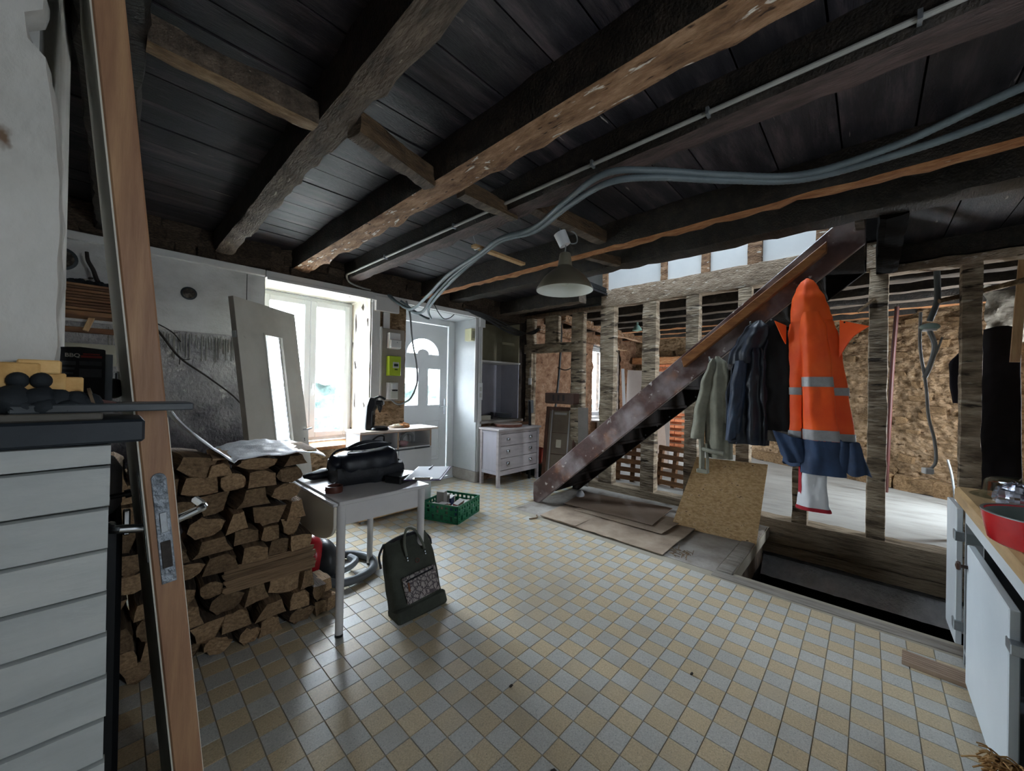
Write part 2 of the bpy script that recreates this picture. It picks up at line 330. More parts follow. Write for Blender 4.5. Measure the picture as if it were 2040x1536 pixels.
# rough stones: a few shared meshes (unit size), 48 triangles each
def stone_mesh(seed, mat):
    b = bmesh.new(); bmesh.ops.create_cube(b, size=1.0); bmesh.ops.subdivide_edges(b, edges=b.edges[:], cuts=1, use_grid_fill=True)
    for v in b.verts:
        p = v.co.copy(); r = p.normalized()*0.56; v.co = p.lerp(r, 0.22)
        v.co *= 1+0.34*noise.noise(p*2.3+Vector((seed*5.3, seed, 2)))
    me = bpy.data.meshes.new('stone'); b.to_mesh(me); b.free(); me.materials.append(mat); return me
STW = [stone_mesh(i, stone_w) for i in range(7)]
STD = [stone_mesh(i+20, stone_d) for i in range(7)]

# ------------------------------------------------------------------ the floor
XT0, DX, YT0, DY = 0.73, 0.104, 0.152, 0.1055
floor = struct('floor')
fb = MB()
fb.box(-0.8, 3.20, -1.25, 4.75, -0.10, -0.004)             # under the tiles
fb.box(3.20, 3.30, -1.25, 0.83, -0.10, -0.004)
fb.box(3.20, 4.72, 0.74, 2.95, -0.10, -0.004); fb.box(3.20, 4.72, 2.95, 4.75, -0.10, -0.004)
fb.build('floor_bed', grout, floor)
def tile_mesh(name, mat):
    b = MB(); a, c = DX/2-0.0011, DY/2-0.0011; e = 0.0012
    b.add([(-a,-c,-.006),(a,-c,-.006),(a,c,-.006),(-a,c,-.006),(-a+e,-c+e,0),(a-e,-c+e,0),(a-e,c-e,0),(-a+e,c-e,0)],
          [(4,5,6,7),(0,1,5,4),(1,2,6,5),(2,3,7,6),(3,0,4,7)])
    me = bpy.data.meshes.new(name); me.from_pydata([tuple(v) for v in b.v], [], b.f); me.materials.append(mat); return me
TM = (tile_mesh('floor_tile', tile_y), tile_mesh('floor_tile', tile_g))
cells = []
for i in range(-14, 39):
    for j in range(-13, 40):
        x, y = XT0+DX*(i+.5), YT0+DY*(j+.5)
        if x < -0.75 or y < -1.2 or y > 4.62: continue
        if x > 3.15 and y < 2.95: continue
        if y > 4.12 and not (2.50 < x < 3.62): continue
        if x > 3.68 and y > 4.12: continue
        pr = project((x, y, 0)); area = 0
        if pr and -30 < pr[0] < 2070 and pr[1] < 1560: area = 1/pr[2]**3
        if x < 0.85 and y > 2.4 or x < .2: area *= 0.01
        cells.append((area, x, y, (i-0+j) % 2))
cells.sort(key=lambda c: -c[0])
far_tiles = MB()
for k, (ar, x, y, par) in enumerate(cells):
    yel = par == 0
    if k < 300:
        piece('floor_tile', TM[0 if yel else 1], floor, (x, y, rnd.uniform(-.0006, .0006)), (rnd.uniform(-.002, .002), rnd.uniform(-.002, .002), 0))
    else:
        me = TM[0]; st = len(far_tiles.v)
        far_tiles.add([Vector(v.co)+V(x, y, 0) for v in me.vertices], [list(p.vertices) for p in me.polygons], 0 if yel else 1)
far_tiles.build('floor_tile_field', [tile_y, tile_g], floor, kind='stuff')
# timber kerb along the pit edge, the pit's trimmed end and the cellar below
MB().hewn((3.205, -0.62, -0.055), (3.205, 0.86, -0.055), 0.11, 0.12, 16, .003, 3).build('kerb_board', nm('grey_kerb_wood', ['#6f675f','#8f887f','#a49d94'], 4, (8,1,8), .75, .4, 25), floor)
MB().hewn((3.26, 0.80, -0.05), (4.66, 0.80, -0.05), 0.11, 0.12, 14, .003, 5).build('kerb_board', MATS['grey_kerb_wood'], floor)
for k in range(3):
    MB().hewn((3.3+.42*k+.2, 0.785, -0.30), (3.3+.42*k+.2, .785, -0.08), 0.40, 0.05, 5, .004, 40+k, up=(0,1,0)).build('pit_end_board', nm('pit_board_wood', ['#3c3028','#5a4a3c','#71604e'], 4, (5,5,1), .85, .5, 20), floor)
pit = struct('wall_pit')
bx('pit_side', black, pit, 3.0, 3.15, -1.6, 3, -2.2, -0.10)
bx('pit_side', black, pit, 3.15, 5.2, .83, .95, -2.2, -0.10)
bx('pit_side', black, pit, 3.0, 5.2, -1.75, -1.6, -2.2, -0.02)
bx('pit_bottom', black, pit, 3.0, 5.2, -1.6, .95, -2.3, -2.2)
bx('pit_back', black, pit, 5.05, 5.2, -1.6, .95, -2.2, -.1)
MB().grid(lambda u, v: (4.75+.14*v+.012*noise.noise(V(u*30, v*5, 1)), -1.3+2.12*u, -.53+.17*v), 60, 6).grid(lambda u, v: (4.84+.2*v, -1.3+2.12*u, -.34), 20, 1).build('cellar_ledge', whitewash, pit, smooth=True)
MB().hewn((4.80, -1.3, -.225), (4.80, .80, -.225), .12, .11, 24, .006, 8).build('lower_sill_board', sillwood, pit)

# concrete patch beside the pit
MB().box(3.22, 4.68, .86, 1.62, -.05, -0.002).build('concrete_patch', concrete, floor)
MB().box(3.22, 4.70, 1.62, 2.97, -.05, -0.003).build('concrete_patch', concrete, floor)

# ------------------------------------------------------------------ window wall (front)
wf = struct('wall_front')
core = MB()
Y0, Y1 = 4.21, 4.80
core.box(-1.0, .976, Y0, Y1, -.3, 3.1); core.box(.976, 2.02, Y0, Y1, -.3, .72); core.box(.976, 2.02, Y0, Y1, 2.39, 3.1)
core.box(2.02, 2.49, Y0, Y1, -.3, 3.1); core.box(2.49, 3.65, Y0, Y1, 2.40, 3.1); core.box(2.49, 3.65, 4.66, Y1, -.3, -.005)
core.box(3.65, 3.73, Y0, Y1, -.3, 3.1); core.box(3.73, 4.60, Y0, Y1, -.3, .86); core.box(3.73, 4.60, Y0, Y1, 2.43, 3.1); core.box(3.73, 4.60, 4.62, Y1, .86, 2.43)
core.box(4.60, 6.84, Y0, Y1, -.3, 3.1); core.box(6.84, 8.02, Y0, Y1, -.3, .74); core.box(6.84, 8.02, Y0, Y1, 2.36, 3.1); core.box(8.02, 10.2, Y0, Y1, -.3, 3.1)
core.build('stone_core', mortar_d, wf)
def rough(name, mat, parent, x0, x1, z0, z1, y, amp=.02, res=.05, seed=0):
    nu, nv = max(2, int((x1-x0)/res)), max(2, int((z1-z0)/res))
    def fn(u, v):
        x, z = x0+(x1-x0)*u, z0+(z1-z0)*v; p = V(x*4.2+seed, z*5.2, seed)
        return (x, y - amp*abs(noise.noise(p))*1.6 - amp*.6*noise.noise(p*3.1), z)
    return MB().grid(fn, nu, nv).build(name, mat, parent, smooth=80)
bx('plaster_panel', plaster, wf, -1.0, .832, 4.16, 4.209, 1.815, 2.40, .002)
bx('plaster_panel', plaster, wf, .838, .976, 4.163, 4.209, 1.4, 2.40, .002)
rough('adhesive_render', adhesive, wf, -1.0, .976, 0, 1.815, 4.195, .012, .03, 2)
rough('torn_plaster', nm('old_cream_plaster', ['#9a9788','#b5b2a3'], 5, rough=.9), wf, -.42, .02, 1.50, 1.66, 4.175, .006, .04, 4)
# raised vertical comb marks in the adhesive
cm = MB(); r2 = random.Random(4)
for k in range(46):
    x = -.02+.86*k/46+r2.uniform(-.006, .006); z1 = 1.80-r2.random()*.03; z0 = z1-r2.uniform(.08, .22)
    cm.hewn((x, 4.185, z0), (x+r2.uniform(-.004, .004), 4.185, z1), .006, .012, 3, .002, k, up=(0, 1, 0))
cm.build('comb_mark', nm('comb_grey', ['#77756f', '#96948e'], 9, rough=.9), wf, kind='stuff')
rough('stone_face', warmstone, wf, .976, 2.03, -.02, .70, 4.185, .03, .05, 5)
rough('stone_face', warmstone, wf, 2.02, 2.49, 0, 2.40, 4.19, .008, .04, 6)
bx('white_cover_strip', whitepaint, wf, 2.03, 2.13, 4.14, 4.185, 1.2, 2.40, .003)
rough('stone_face', pinkstone, wf, 4.82, 6.84, .05, 2.62, 4.19, .035, .06, 7)
rough('stone_face', pinkstone, wf, 8.02, 9.6, .05, 2.62, 4.19, .035, .07, 8)
rough('stone_face', pinkstone, wf, 6.84, 8.02, .05, .73, 4.19, .02, .07, 9)
rough('stone_face', pinkstone, wf, 6.84, 8.02, 2.36, 2.62, 4.19, .02, .07, 9)
# window reveal, door reveal
MB().grid(lambda u, v: (2.018+.006*noise.noise(V(u*6, v*9, 0)), 4.16+.5*u, .74+1.65*v), 8, 20).build('window_reveal', revealdirty, wf, smooth=60)
MB().grid(lambda u, v: (.978, 4.16+.5*u, .74+1.65*v), 3, 3).build('window_reveal', revealdirty, wf)
MB().grid(lambda u, v: (.976+1.044*u, 4.16+.5*v, 2.388+.004*noise.noise(V(u*8, v*5, 2))), 12, 6).build('window_soffit', revealdirty, wf, smooth=60)
bx('window_sill', brownwood, wf, .976, 2.02, 4.16, 4.62, .70, .735)
bx('door_reveal', reveal, wf, 3.635, 3.652, 4.15, 4.72, .16, 2.40)
bx('door_reveal', reveal, wf, 2.47, 2.492, 4.22, 4.72, 0, 2.40)
bx('door_soffit', reveal, wf, 2.47, 3.65, 4.17, 4.72, 2.385, 2.402)
bx('skirting', concrete, wf, 3.62, 3.73, 4.13, 4.66, 0, .155, .006)
bx('door_jamb_board', whitepaint, wf, 3.655, 3.725, 4.13, 4.21, .155, 2.40, .003)
bx('door_jamb_board', whitepaint, wf, 3.60, 3.64, 4.145, 4.165, .88, 2.40, .002)
cream = nm('yellowed_niche_paint', ['#8f8870', '#a59e86'], 3, rough=.85); lilac = nm('lilac_grey_niche_paint', ['#9c9ca8', '#b1b1bb'], 2, rough=.8)
bx('niche_back', cream, wf, 3.73, 4.60, 4.60, 4.619, 1.80, 2.43)
bx('niche_back', lilac, wf, 3.73, 4.60, 4.595, 4.619, .86, 1.80)
bx('niche_side', lilac, wf, 4.585, 4.60, 4.20, 4.60, .86, 1.78); bx('niche_side', cream, wf, 4.585, 4.60, 4.20, 4.60, 1.78, 2.43)
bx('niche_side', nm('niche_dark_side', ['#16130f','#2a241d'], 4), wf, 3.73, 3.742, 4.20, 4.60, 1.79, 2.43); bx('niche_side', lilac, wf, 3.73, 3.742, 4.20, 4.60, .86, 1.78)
bx('niche_shelf', whitepaint, wf, 3.70, 4.60, 4.17, 4.60, 1.765, 1.792, .003)
bx('niche_slab', concrete, wf, 3.70, 4.62, 4.10, 4.62, .85, .885, .004)
bx('niche_batten', cream, wf, 4.30, 4.59, 4.30, 4.33, 2.08, 2.12)
rough('niche_apron', pinkstone, wf, 3.73, 4.72, 0, .86, 4.20, .01, .06, 3)
tr = struct('trim_1')
bx('cover_strip', whitepaint, tr, -.7, .97, 4.115, 4.205, 2.395, 2.452, .003)
bx('cover_strip', whitepaint, tr, .972, 2.02, 4.10, 4.205, 2.385, 2.447, .003)
bx('cover_strip', whitepaint, tr, 2.022, 3.705, 4.11, 4.205, 2.39, 2.447, .003)
bx('cover_strip_lip', whitepaint, tr, .98, 2.06, 4.09, 4.10, 2.362, 2.39, .002)
bx('junction_cover', whitepaint, tr, 2.055, 2.35, 4.10, 4.15, 2.25, 2.42, .004)
bx('junction_cover', whitepaint, tr, 2.17, 2.25, 4.135, 4.16, 2.06, 2.25, .003)
bx('junction_cover', whitepaint, tr, 3.64, 3.74, 4.09, 4.14, 2.26, 2.44, .004)
# sooty lintel stones between the beam ends
ls = random.Random(8)
for row, z in enumerate((2.50, 2.585, 2.66)):
    x = -.75+row*.06
    while x < 4.55:
        w = ls.uniform(.11, .26)
        piece('stone', STD[ls.randrange(7)], wf, (x+w/2, 4.195+ls.uniform(-.012, .012), z+ls.uniform(-.01, .01)), (ls.uniform(-.2, .2), ls.uniform(-.1, .1), ls.uniform(-.15, .15)), (w*1.05, .13, ls.uniform(.085, .11)))
        x += w
# ------------------------------------------------------------------ window 1
def casement(name, x0, x1, z0, z1, y, handle=True, mid=None):
    w = struct(name)
    f = MB(); d = .05
    f.box(x0, x0+d, y, y+.07, z0, z1); f.box(x1-d, x1, y, y+.07, z0, z1); f.box(x0+d, x1-d, y, y+.07, z1-d, z1); f.box(x0+d, x1-d, y, y+.07, z0, z0+d)
    f.build('window_frame', pvc, w, bevel=.004)
    mid = mid or (x0+x1)/2; s = .062
    for a, b in ((x0+d-.012, mid-.002), (mid+.002, x1-d+.012)):
        q = MB(); c0, c1 = z0+d-.012, z1-d+.012; ya, yb = y-.022, y+.045
        q.box(a, a+s, ya, yb, c0, c1); q.box(b-s, b, ya, yb, c0, c1); q.box(a+s, b-s, ya, yb, c1-s, c1); q.box(a+s, b-s, ya, yb, c0, c0+s)
        sash = q.build('window_sash', pvc, w, bevel=.005)
        bx('pane', clear_glass, sash, a+s-.004, b-s+.004, y+.01, y+.016, c0+s-.004, c1-s+.004)
    if handle:
        h = MB(); zc = (z0+z1)/2-.18
        h.box(mid+.018, mid+.046, y-.034, y-.022, zc-.04, zc+.04).cyl((mid+.032, y-.034, zc+.01), (mid+.032, y-.062, zc+.01), .009).tube([(mid+.032, y-.06, zc+.012), (mid+.036, y-.066, zc-.03), (mid+.036, y-.062, zc-.115)], .010)
        h.build('window_handle', pvc, w, smooth=True)
    return w
casement('window_1', 1.03, 2.015, .745, 2.375, 4.63, mid=1.535)
casement('window_2', 6.86, 8.00, .77, 2.34, 4.60, handle=False)
# ------------------------------------------------------------------ door 1
d1 = struct('door_1'); yd = 4.70
q = MB(); q.box(2.555, 2.66, yd-.03, yd+.06, 0, 2.395); q.box(3.52, 3.635, yd-.03, yd+.06, 0, 2.395); q.box(2.66, 3.52, yd-.03, yd+.06, 2.30, 2.395)
q.build('door_frame', doorwhite, d1, bevel=.006)
bx('threshold', pvc, d1, 2.55, 3.64, yd-.06, yd+.07, -.004, .03)
lx0, lx1, lz0, lz1 = 2.672, 3.508, .03, 2.292
fx, fz, fr = 3.075, 1.845, .272    # fanlight centre and radius
def fan(n=20, r=fr, inner=.095):
    pts = [(fx+r*math.cos(PI*i/n), fz+r*math.sin(PI*i/n)*.86) for i in range(n+1)]
    pts += [(fx-inner*math.cos(PI*i/8), fz+inner*.75*math.sin(PI*i/8)) for i in range(9)]
    return pts
panesL = (2.79, 2.995, 1.115, 1.64); panesR = (3.165, 3.37, 1.115, 1.64)
# leaf built from strips around the openings
lf = MB(); ya, yb = yd-.01, yd+.045
lf.box(lx0, lx1, ya, yb, lz0, panesL[2]); lf.box(lx0, panesL[0], ya, yb, panesL[2], panesL[3]); lf.box(panesL[1], panesR[0], ya, yb, panesL[2], panesL[3]); lf.box(panesR[1], lx1, ya, yb, panesL[2], panesL[3])
lf.box(lx0, lx1, ya, yb, panesL[3], fz)
top = [(lx1, fz), (lx1, lz1), (lx0, lz1), (lx0, fz)]
arc = [(fx+fr*math.cos(PI*i/20), fz+fr*.86*math.sin(PI*i/20)) for i in range(21)]
for i in range(20):
    a, b = arc[i], arc[i+1]; ta, tb = (a[0], lz1), (b[0], lz1)
    lf.prism([a, ta, tb, b], 'y', ya, yb)
lf.box(lx0, fx-fr, ya, yb, fz, lz1); lf.box(fx+fr, lx1, ya, yb, fz, lz1)
lf.prism([(fx-.095*math.cos(PI*i/8), fz+.072*math.sin(PI*i/8)) for i in range(9)], 'y', ya, yb)
leaf = lf.build('door_leaf', doorwhite, d1)
for x0, x1, z0, z1 in (panesL, panesR):
    bx('pane', clear_glass, leaf, x0, x1, yd+.012, yd+.018, z0, z1)
    e = MB(); t = .016
    e.box(x0-t, x0, ya-.012, ya, z0-t, z1+t); e.box(x1, x1+t, ya-.012, ya, z0-t, z1+t); e.box(x0, x1, ya-.012, ya, z1, z1+t); e.box(x0, x1, ya-.012, ya, z0-t, z0); e.build('glazing_bead', pvc, leaf)
MB().prism(fan(), 'y', yd+.012, yd+.018).build('pane', clear_glass, leaf)
MB().tube([(p[0], ya-.006, p[1]) for p in fan()[:21]] + [(p[0], ya-.006, p[1]) for p in fan()[21:]] + [(fan()[0][0], ya-.006, fz)], .009, 6, smooth=False).build('glazing_bead', pvc, leaf, smooth=True)
for x0, x1 in ((2.77, 3.03), (3.13, 3.39)):
    e = MB(); t = .018; z0, z1 = .30, .88
    for (a, b, c, d) in ((x0, x1, z1-t, z1), (x0, x1, z0, z0+t), (x0, x0+t, z0, z1), (x1-t, x1, z0, z1)): e.box(a, b, ya-.010, ya+.002, c, d)
    e.box(x0+.05, x1-.05, ya-.008, ya+.001, z0+.05, z1-.05); e.build('door_panel', doorwhite, leaf, bevel=.004)
bx('handle_plate', chrome, leaf, 3.445, 3.485, ya-.008, ya+.001, .97, 1.20, .003)
MB().cyl((3.465, ya, 1.09), (3.465, ya-.05, 1.09), .009).tube([(3.465, ya-.045, 1.09), (3.42, ya-.052, 1.09), (3.345, ya-.045, 1.085)], .010).cyl((3.465, ya-.012, 1.0), (3.465, ya, 1.0), .008).build('door_handle', chrome, leaf, smooth=True)
# ------------------------------------------------------------------ other walls
wl_ = struct('wall_left')
bx('plaster_face', hoodplaster, wl_, -.95, -.75, -1.4, 4.21, -.1, 3.1)
wb = struct('wall_back')
q = MB(); q.box(-.95, .65, -1.5, -1.3, -.1, 3.1); q.box(.65, 1.05, -1.5, -1.3, -.1, 1.36); q.box(.65, 1.05, -1.5, -1.3, 1.84, 3.1); q.box(1.05, 4.8, -1.5, -1.3, -.1, 3.1)  # leaves a hole for the added fill window
q.build('plaster_face', plaster, wb)
q = MB(); q.box(4.8, 5.55, -1.6, -1.4, -.1, 3.1); q.box(5.55, 5.89, -1.6, -1.4, .55, 2.0); q.box(6.51, 6.85, -1.6, -1.4, .55, 2.0); q.box(5.55, 6.85, -1.6, -1.4, -.1, .55); q.box(5.55, 6.85, -1.6, -1.4, 2.0, 3.1); q.box(6.85, 7.6, -1.6, -1.4, -.1, 3.1)
q.build('stone_face', warmstone, wb)
w3 = struct('added_fill_window')  # unseen rear window, added behind the camera as room fill
q = MB(); q.box(.65, .69, -1.42, -1.36, 1.36, 1.84); q.box(1.01, 1.05, -1.42, -1.36, 1.36, 1.84); q.box(.69, 1.01, -1.42, -1.36, 1.36, 1.40); q.box(.69, 1.01, -1.42, -1.36, 1.80, 1.84); q.build('window_frame', pvc, w3)
bx('pane', clear_glass, w3, .69, 1.01, -1.395, -1.39, 1.40, 1.80)
# far room
ff = struct('floor_far')
bx('screed', screed, ff, 4.90, 10.2, -1.6, 4.25, -.12, .08)
wr = struct('wall_right')
def slant(name, mat, p, q, z0, z1, amp, res, seed):
    p, q = Vector((*p, 0)), Vector((*q, 0)); L = (q-p).length; d = (q-p)/L; n = Vector((-d.y, d.x, 0))
    nu, nv = int(L/res), int((z1-z0)/res)
    def fn(u, v):
        b = p+d*L*u; z = z0+(z1-z0)*v; s = Vector((b.x*5.2+seed, b.y*5.2, z*7.5))
        k = amp*(abs(noise.noise(s*1.3))*1.2+.9*abs(noise.noise(s*3.1))+.6*noise.noise(s*7.3))
        return b + n*k + V(0, 0, z)
    return MB().grid(fn, nu, nv).build(name, mat, wr, smooth=80), p, d, n, L
o, p, d, n, L = slant('stone_face', warmstone, (6.95, -1.45), (8.85, 1.7), .02, 2.75, .042, .026, 1)
slant('stone_face', warmstone, (8.85, 1.7), (8.85, 4.3), .02, 2.75, .045, .045, 2)
rs = random.Random(5)
for k in range(60):
    s = rs.uniform(.04, L-.05); z = rs.uniform(.15, 2.45); b = p+d*s
    w, h = rs.uniform(.10, .22), rs.uniform(.05, .11)
    if z < .4: w *= 1.2; h *= 1.2
    piece('stone', STW[rs.randrange(7)], wr, b+n*.002+V(0, 0, z), (rs.uniform(-.25, .25), rs.uniform(-.25, .25), math.atan2(d.y, d.x)+rs.uniform(-.15, .15)), (w, .12, h))
for k in range(16):
    s = .1+k*.22; b = p+d*s
    piece('stone', STW[rs.randrange(7)], wr, b+n*.06+V(0, 0, .17), (rs.uniform(-.2, .2), 0, math.atan2(d.y, d.x)), (rs.uniform(.2, .3), .2, rs.uniform(.16, .24)))
for k in range(50):
    y = rs.uniform(1.7, 4.1); z = rs.uniform(.2, 2.4)
    piece('stone', STW[rs.randrange(7)], wr, (8.83, y, z), (rs.uniform(-.2, .2), 0, PI/2), (rs.uniform(.14, .3), .1, rs.uniform(.08, .16)))
bx('outer_face', mortar_d, wr, 9.0, 9.2, 1.4, 4.3, -.1, 3.1)
q = MB(); q.add([(7.10,-1.55,-.1),(9.05,1.65,-.1),(9.25,1.5,-.1),(7.3,-1.65,-.1),(7.10,-1.55,3),(9.05,1.65,3),(9.25,1.5,3),(7.3,-1.65,3)], [(0,3,2,1),(4,5,6,7),(0,1,5,4),(1,2,6,5),(2,3,7,6),(3,0,4,7)]); q.build('outer_face', mortar_d, wr)
castblack = nm('tarred_timber', ['#070605', '#0e0b0a'], 5, rough=.9, bump=.4, spec=.05)
# ------------------------------------------------------------------ ceiling: sooty planks on old beams
ce = struct('ceiling')
seams = [-1.32,-1.0,-.72,-.43,-.15,.12,.40,.725,.933,1.213,1.43,1.652,1.80,1.965,2.23,2.45,2.66,2.86,3.05,3.25,3.43,3.60,3.78,4.007,4.23]
for k, (a, b) in enumerate(zip(seams, seams[1:])):
    dz = rnd.uniform(-.004, .004); g = .004
    spans = [(-.85, .64), (.64, 1.77), (1.77, 3.2)] if k % 2 else [(-.85, 1.27), (1.27, 3.2)]
    if b <= -.14 or a >= 2.6: spans[-1] = (spans[-1][0], 4.72)
    for x0, x1 in spans: bx('ceiling_plank', sootplank, ce, x0+.002, x1-.002, a+g, b-g, 2.70+dz, 2.728+dz)
bx('ceiling_backing', black, ce, -.9, 3.2, -1.4, 4.3, 2.74, 2.80); bx('ceiling_backing', black, ce, 3.2, 4.72, 2.68, 4.3, 2.74, 2.80); bx('ceiling_backing', black, ce, 3.2, 4.72, -1.4, -.12, 2.74, 2.80)
bx('ceiling_backing', black, ce, 4.90, 10.2, -1.6, 4.3, 2.80, 2.86)
def beam(x, w, z0, z1, y0=-1.34, y1=4.26, mats=None, seed=0, amp=.010, chew=.02, dz=0):
    return MB().hewn((x, y1, (z0+z1)/2+dz), (x, y0, (z0+z1)/2-dz), w, z1-z0, 64, amp, seed, (0, 1), chew=chew).build('ceiling_beam', mats or [soot, soot], ce, smooth=50)
dark_hewn = nm('grey_brown_hewn_timber', ['#3a322b', '#5b4f43', '#776859'], 5.0, (5, 1.2, 5), 0.8, 0.8, 22, flecks=[('#a89a88', 8, 0.70, 0.05)])
beam(-.02, .17, 2.50, 2.71, seed=1)
beam(.650, .135, 2.515, 2.71, mats=[soot, dark_hewn], seed=2)
beam(1.275, .175, 2.51, 2.715, mats=[soot, hewn], seed=3, amp=.012)
beam(1.775, .140, 2.515, 2.71, mats=[soot, nm('purple_brown_timber', ['#2c2523', '#4a3d3a', '#655350'], 4, (6, 1.2, 6), .7, .5, 22)], seed=4)
beam(2.715, .115, 2.505, 2.71, mats=[soot, hewn_or], seed=5, amp=.014)
beam(3.21, .20, 2.51, 2.74, mats=[soot, soot], seed=6, dz=.03)
beam(4.15, .17, 2.50, 2.70, y0=2.70, mats=[soot, dark_hewn], seed=7)
batten_d = nm('dark_pole_wood', ['#3a2d22', '#57442f', '#6f5a42'], 5, (1.5, 6, 6), .8, .7, 22, rand=.1)
for k, (x0, x1, y0, y1, z, r) in enumerate([(.06, .585, 1.745, 1.75, 2.545, .05), (.715, 1.195, 1.66, 1.79, 2.545, .055), (1.36, 1.80, 1.72, 1.715, 2.535, .045), (1.84, 2.665, 1.62, 1.56, 2.60, .055), (2.77, 3.12, 1.76, 1.66, 2.54, .04)]):
    MB().hewn((x0, y0, z), (x1, y1, z), r*1.6, r*1.9, 14, .008, 60+k, (0, 1)).build('cross_batten', [dark_hewn if k == 0 else batten_d, batten_w if k == 0 else dark_hewn], ce, smooth=60)
MB().hewn((3.25, -.10, 2.60), (4.75, -.10, 2.60), .14, .26, 20, .008, 70).build('stair_trimmer', castblack, ce)
MB().hewn((3.40, .06, 2.60), (4.45, .06, 2.60), .05, .12, 16, .006, 71).build('landing_board', dark_hewn, ce)
# far room ceiling
for k, y in enumerate([-1.5+.29*i for i in range(20)]): bx('ceiling_plank', sootplank, ce, 4.90, 10.1, y+.004, y+.286, 2.70, 2.73)
for k, x in enumerate((5.28, 5.86, 6.42, 7.0, 7.6, 8.2)):
    MB().hewn((x, 4.26, 2.60), (x, -1.55, 2.58), .16, .19, 50, .010, 80+k, (0, 1), chew=.015).build('ceiling_beam', [soot, hewn_or if k > 2 else dark_hewn], ce, smooth=50)
MB().hewn((4.9, 3.55, 2.50), (8.8, 3.72, 2.50), .12, .12, 30, .01, 90).build('ceiling_beam', hewn, ce, smooth=50)
MB().hewn((4.9, 4.08, 2.38), (8.1, 4.10, 2.32), .14, .10, 30, .012, 91).build('ceiling_beam', hewn, ce, smooth=50)

# ------------------------------------------------------------------ timber partition
pa = struct('wall_partition')
PX = 4.72
def stud(y, w, z0=.09, z1=2.53, seed=0, x=PX, d=.13):
    o = MB().hewn((x+d/2, y, z0), (x+d/2, y, z1), d, w, 40, .007, seed, (0, 0), up=(0, 1, 0)).build('stud', [lathmark], pa, smooth=50); return o
for k, (y, w) in enumerate([(4.10, .13), (3.165, .20), (2.665, .22), (2.065, .19), (1.54, .155), (1.0, .135), (.495, .128), (-.052, .128), (-.592, .115), (-1.15, .12)]):
    stud(y, w, seed=100+k)
stud(3.65, .24, 2.10, 2.53, 120)
MB().hewn((PX+.06, 4.20, 2.03), (PX+.06, 3.09, 2.02), .11, .15, 24, .010, 121).build('rail', lathmark, pa, smooth=50)
MB().hewn((PX+.08, 2.76, 2.655), (PX+.08, -.06, 2.655), .17, .25, 40, .010, 122).build('top_plate', oldbeam, pa, smooth=50)
MB().hewn((PX+.08, 4.24, 2.70), (PX+.08, 2.77, 2.70), .18, .20, 20, .008, 123).build('top_plate', soot, pa, smooth=50)
MB().hewn((PX+.07, 4.24, 2.565), (PX+.07, 2.70, 2.545), .17, .05, 24, .006, 124).build('top_plate', studside, pa, smooth=50)
MB().hewn((PX+.06, -.05, 2.50), (PX+.06, -1.5, 2.50), .15, .075, 30, .007, 125).build('top_plate', oldbeam, pa, smooth=50)
MB().hewn((PX+.06, -.05, 2.63), (PX+.06, -1.5, 2.63), .10, .17, 10, .004, 126).build('top_plate', soot, pa)
MB().hewn((PX+.10, 4.20, -.035), (PX+.10, -1.5, -.035), .22, .26, 90, .010, 127).build('sill_beam', sillwood, pa, smooth=50)
# upper storey: white infill between posts
up = struct('wall_upper')
infill = nm('white_infill_panel', ['#d7dadb', '#e4e6e6'], 2, rough=.8, flecks=('#6f7272', 30, .735, .03))
posts = [(2.76, 2.68), (1.935, 1.855), (1.46, 1.36), (.985, .845), (.40, .30)]
for k, (a, b) in enumerate(posts):
    MB().hewn((PX+.07, (a+b)/2, 2.76), (PX+.07, (a+b)/2, 3.75), .12, a-b, 14, .006, 130+k, up=(0, 1, 0)).build('post', hewn, up, smooth=50)
for (a, b), (c, d) in zip(posts, posts[1:]): bx('infill_panel', infill, up, PX+.05, PX+.09, c, b, 2.765, 3.75)
bx('infill_panel', infill, up, PX+.05, PX+.09, .16, .30, 2.765, 3.75); bx('dark_board', castblack, up, PX-.02, PX+.12, -.6, .155, 2.785, 3.75)
upw = nm('upper_room_paint', ['#bcbcb8', '#cccdc9'], 2)
q = MB(); q.box(-.95, -.85, -1.5, 4.8, 2.9, 5.0); q.box(10.1, 10.2, -1.6, 4.8, 2.9, 5.0); q.box(-.95, 10.2, -1.6, -1.5, 2.9, 5.0); q.box(-.95, 10.2, 4.7, 4.8, 3.1, 5.0)
q.build('upper_face', upw, up)
cu = struct('ceiling_upper')
q = MB(); q.box(-.95, 3.3, -1.6, 4.8, 5.0, 5.1); q.box(4.7, 10.2, -1.6, 4.8, 5.0, 5.1); q.box(3.3, 4.7, -1.6, .2, 5.0, 5.1); q.box(3.3, 4.7, 2.6, 4.8, 5.0, 5.1); q.build('roof_lining', upw, cu)
w4 = struct('added_skylight')  # unseen skylight, added to light the upper infill panels
bx('pane', glass('roof_pane_tint', '#c8c8c8'), w4, 3.3, 4.7, .2, 2.6, 5.04, 5.05)  # grey tint dims the added daylight

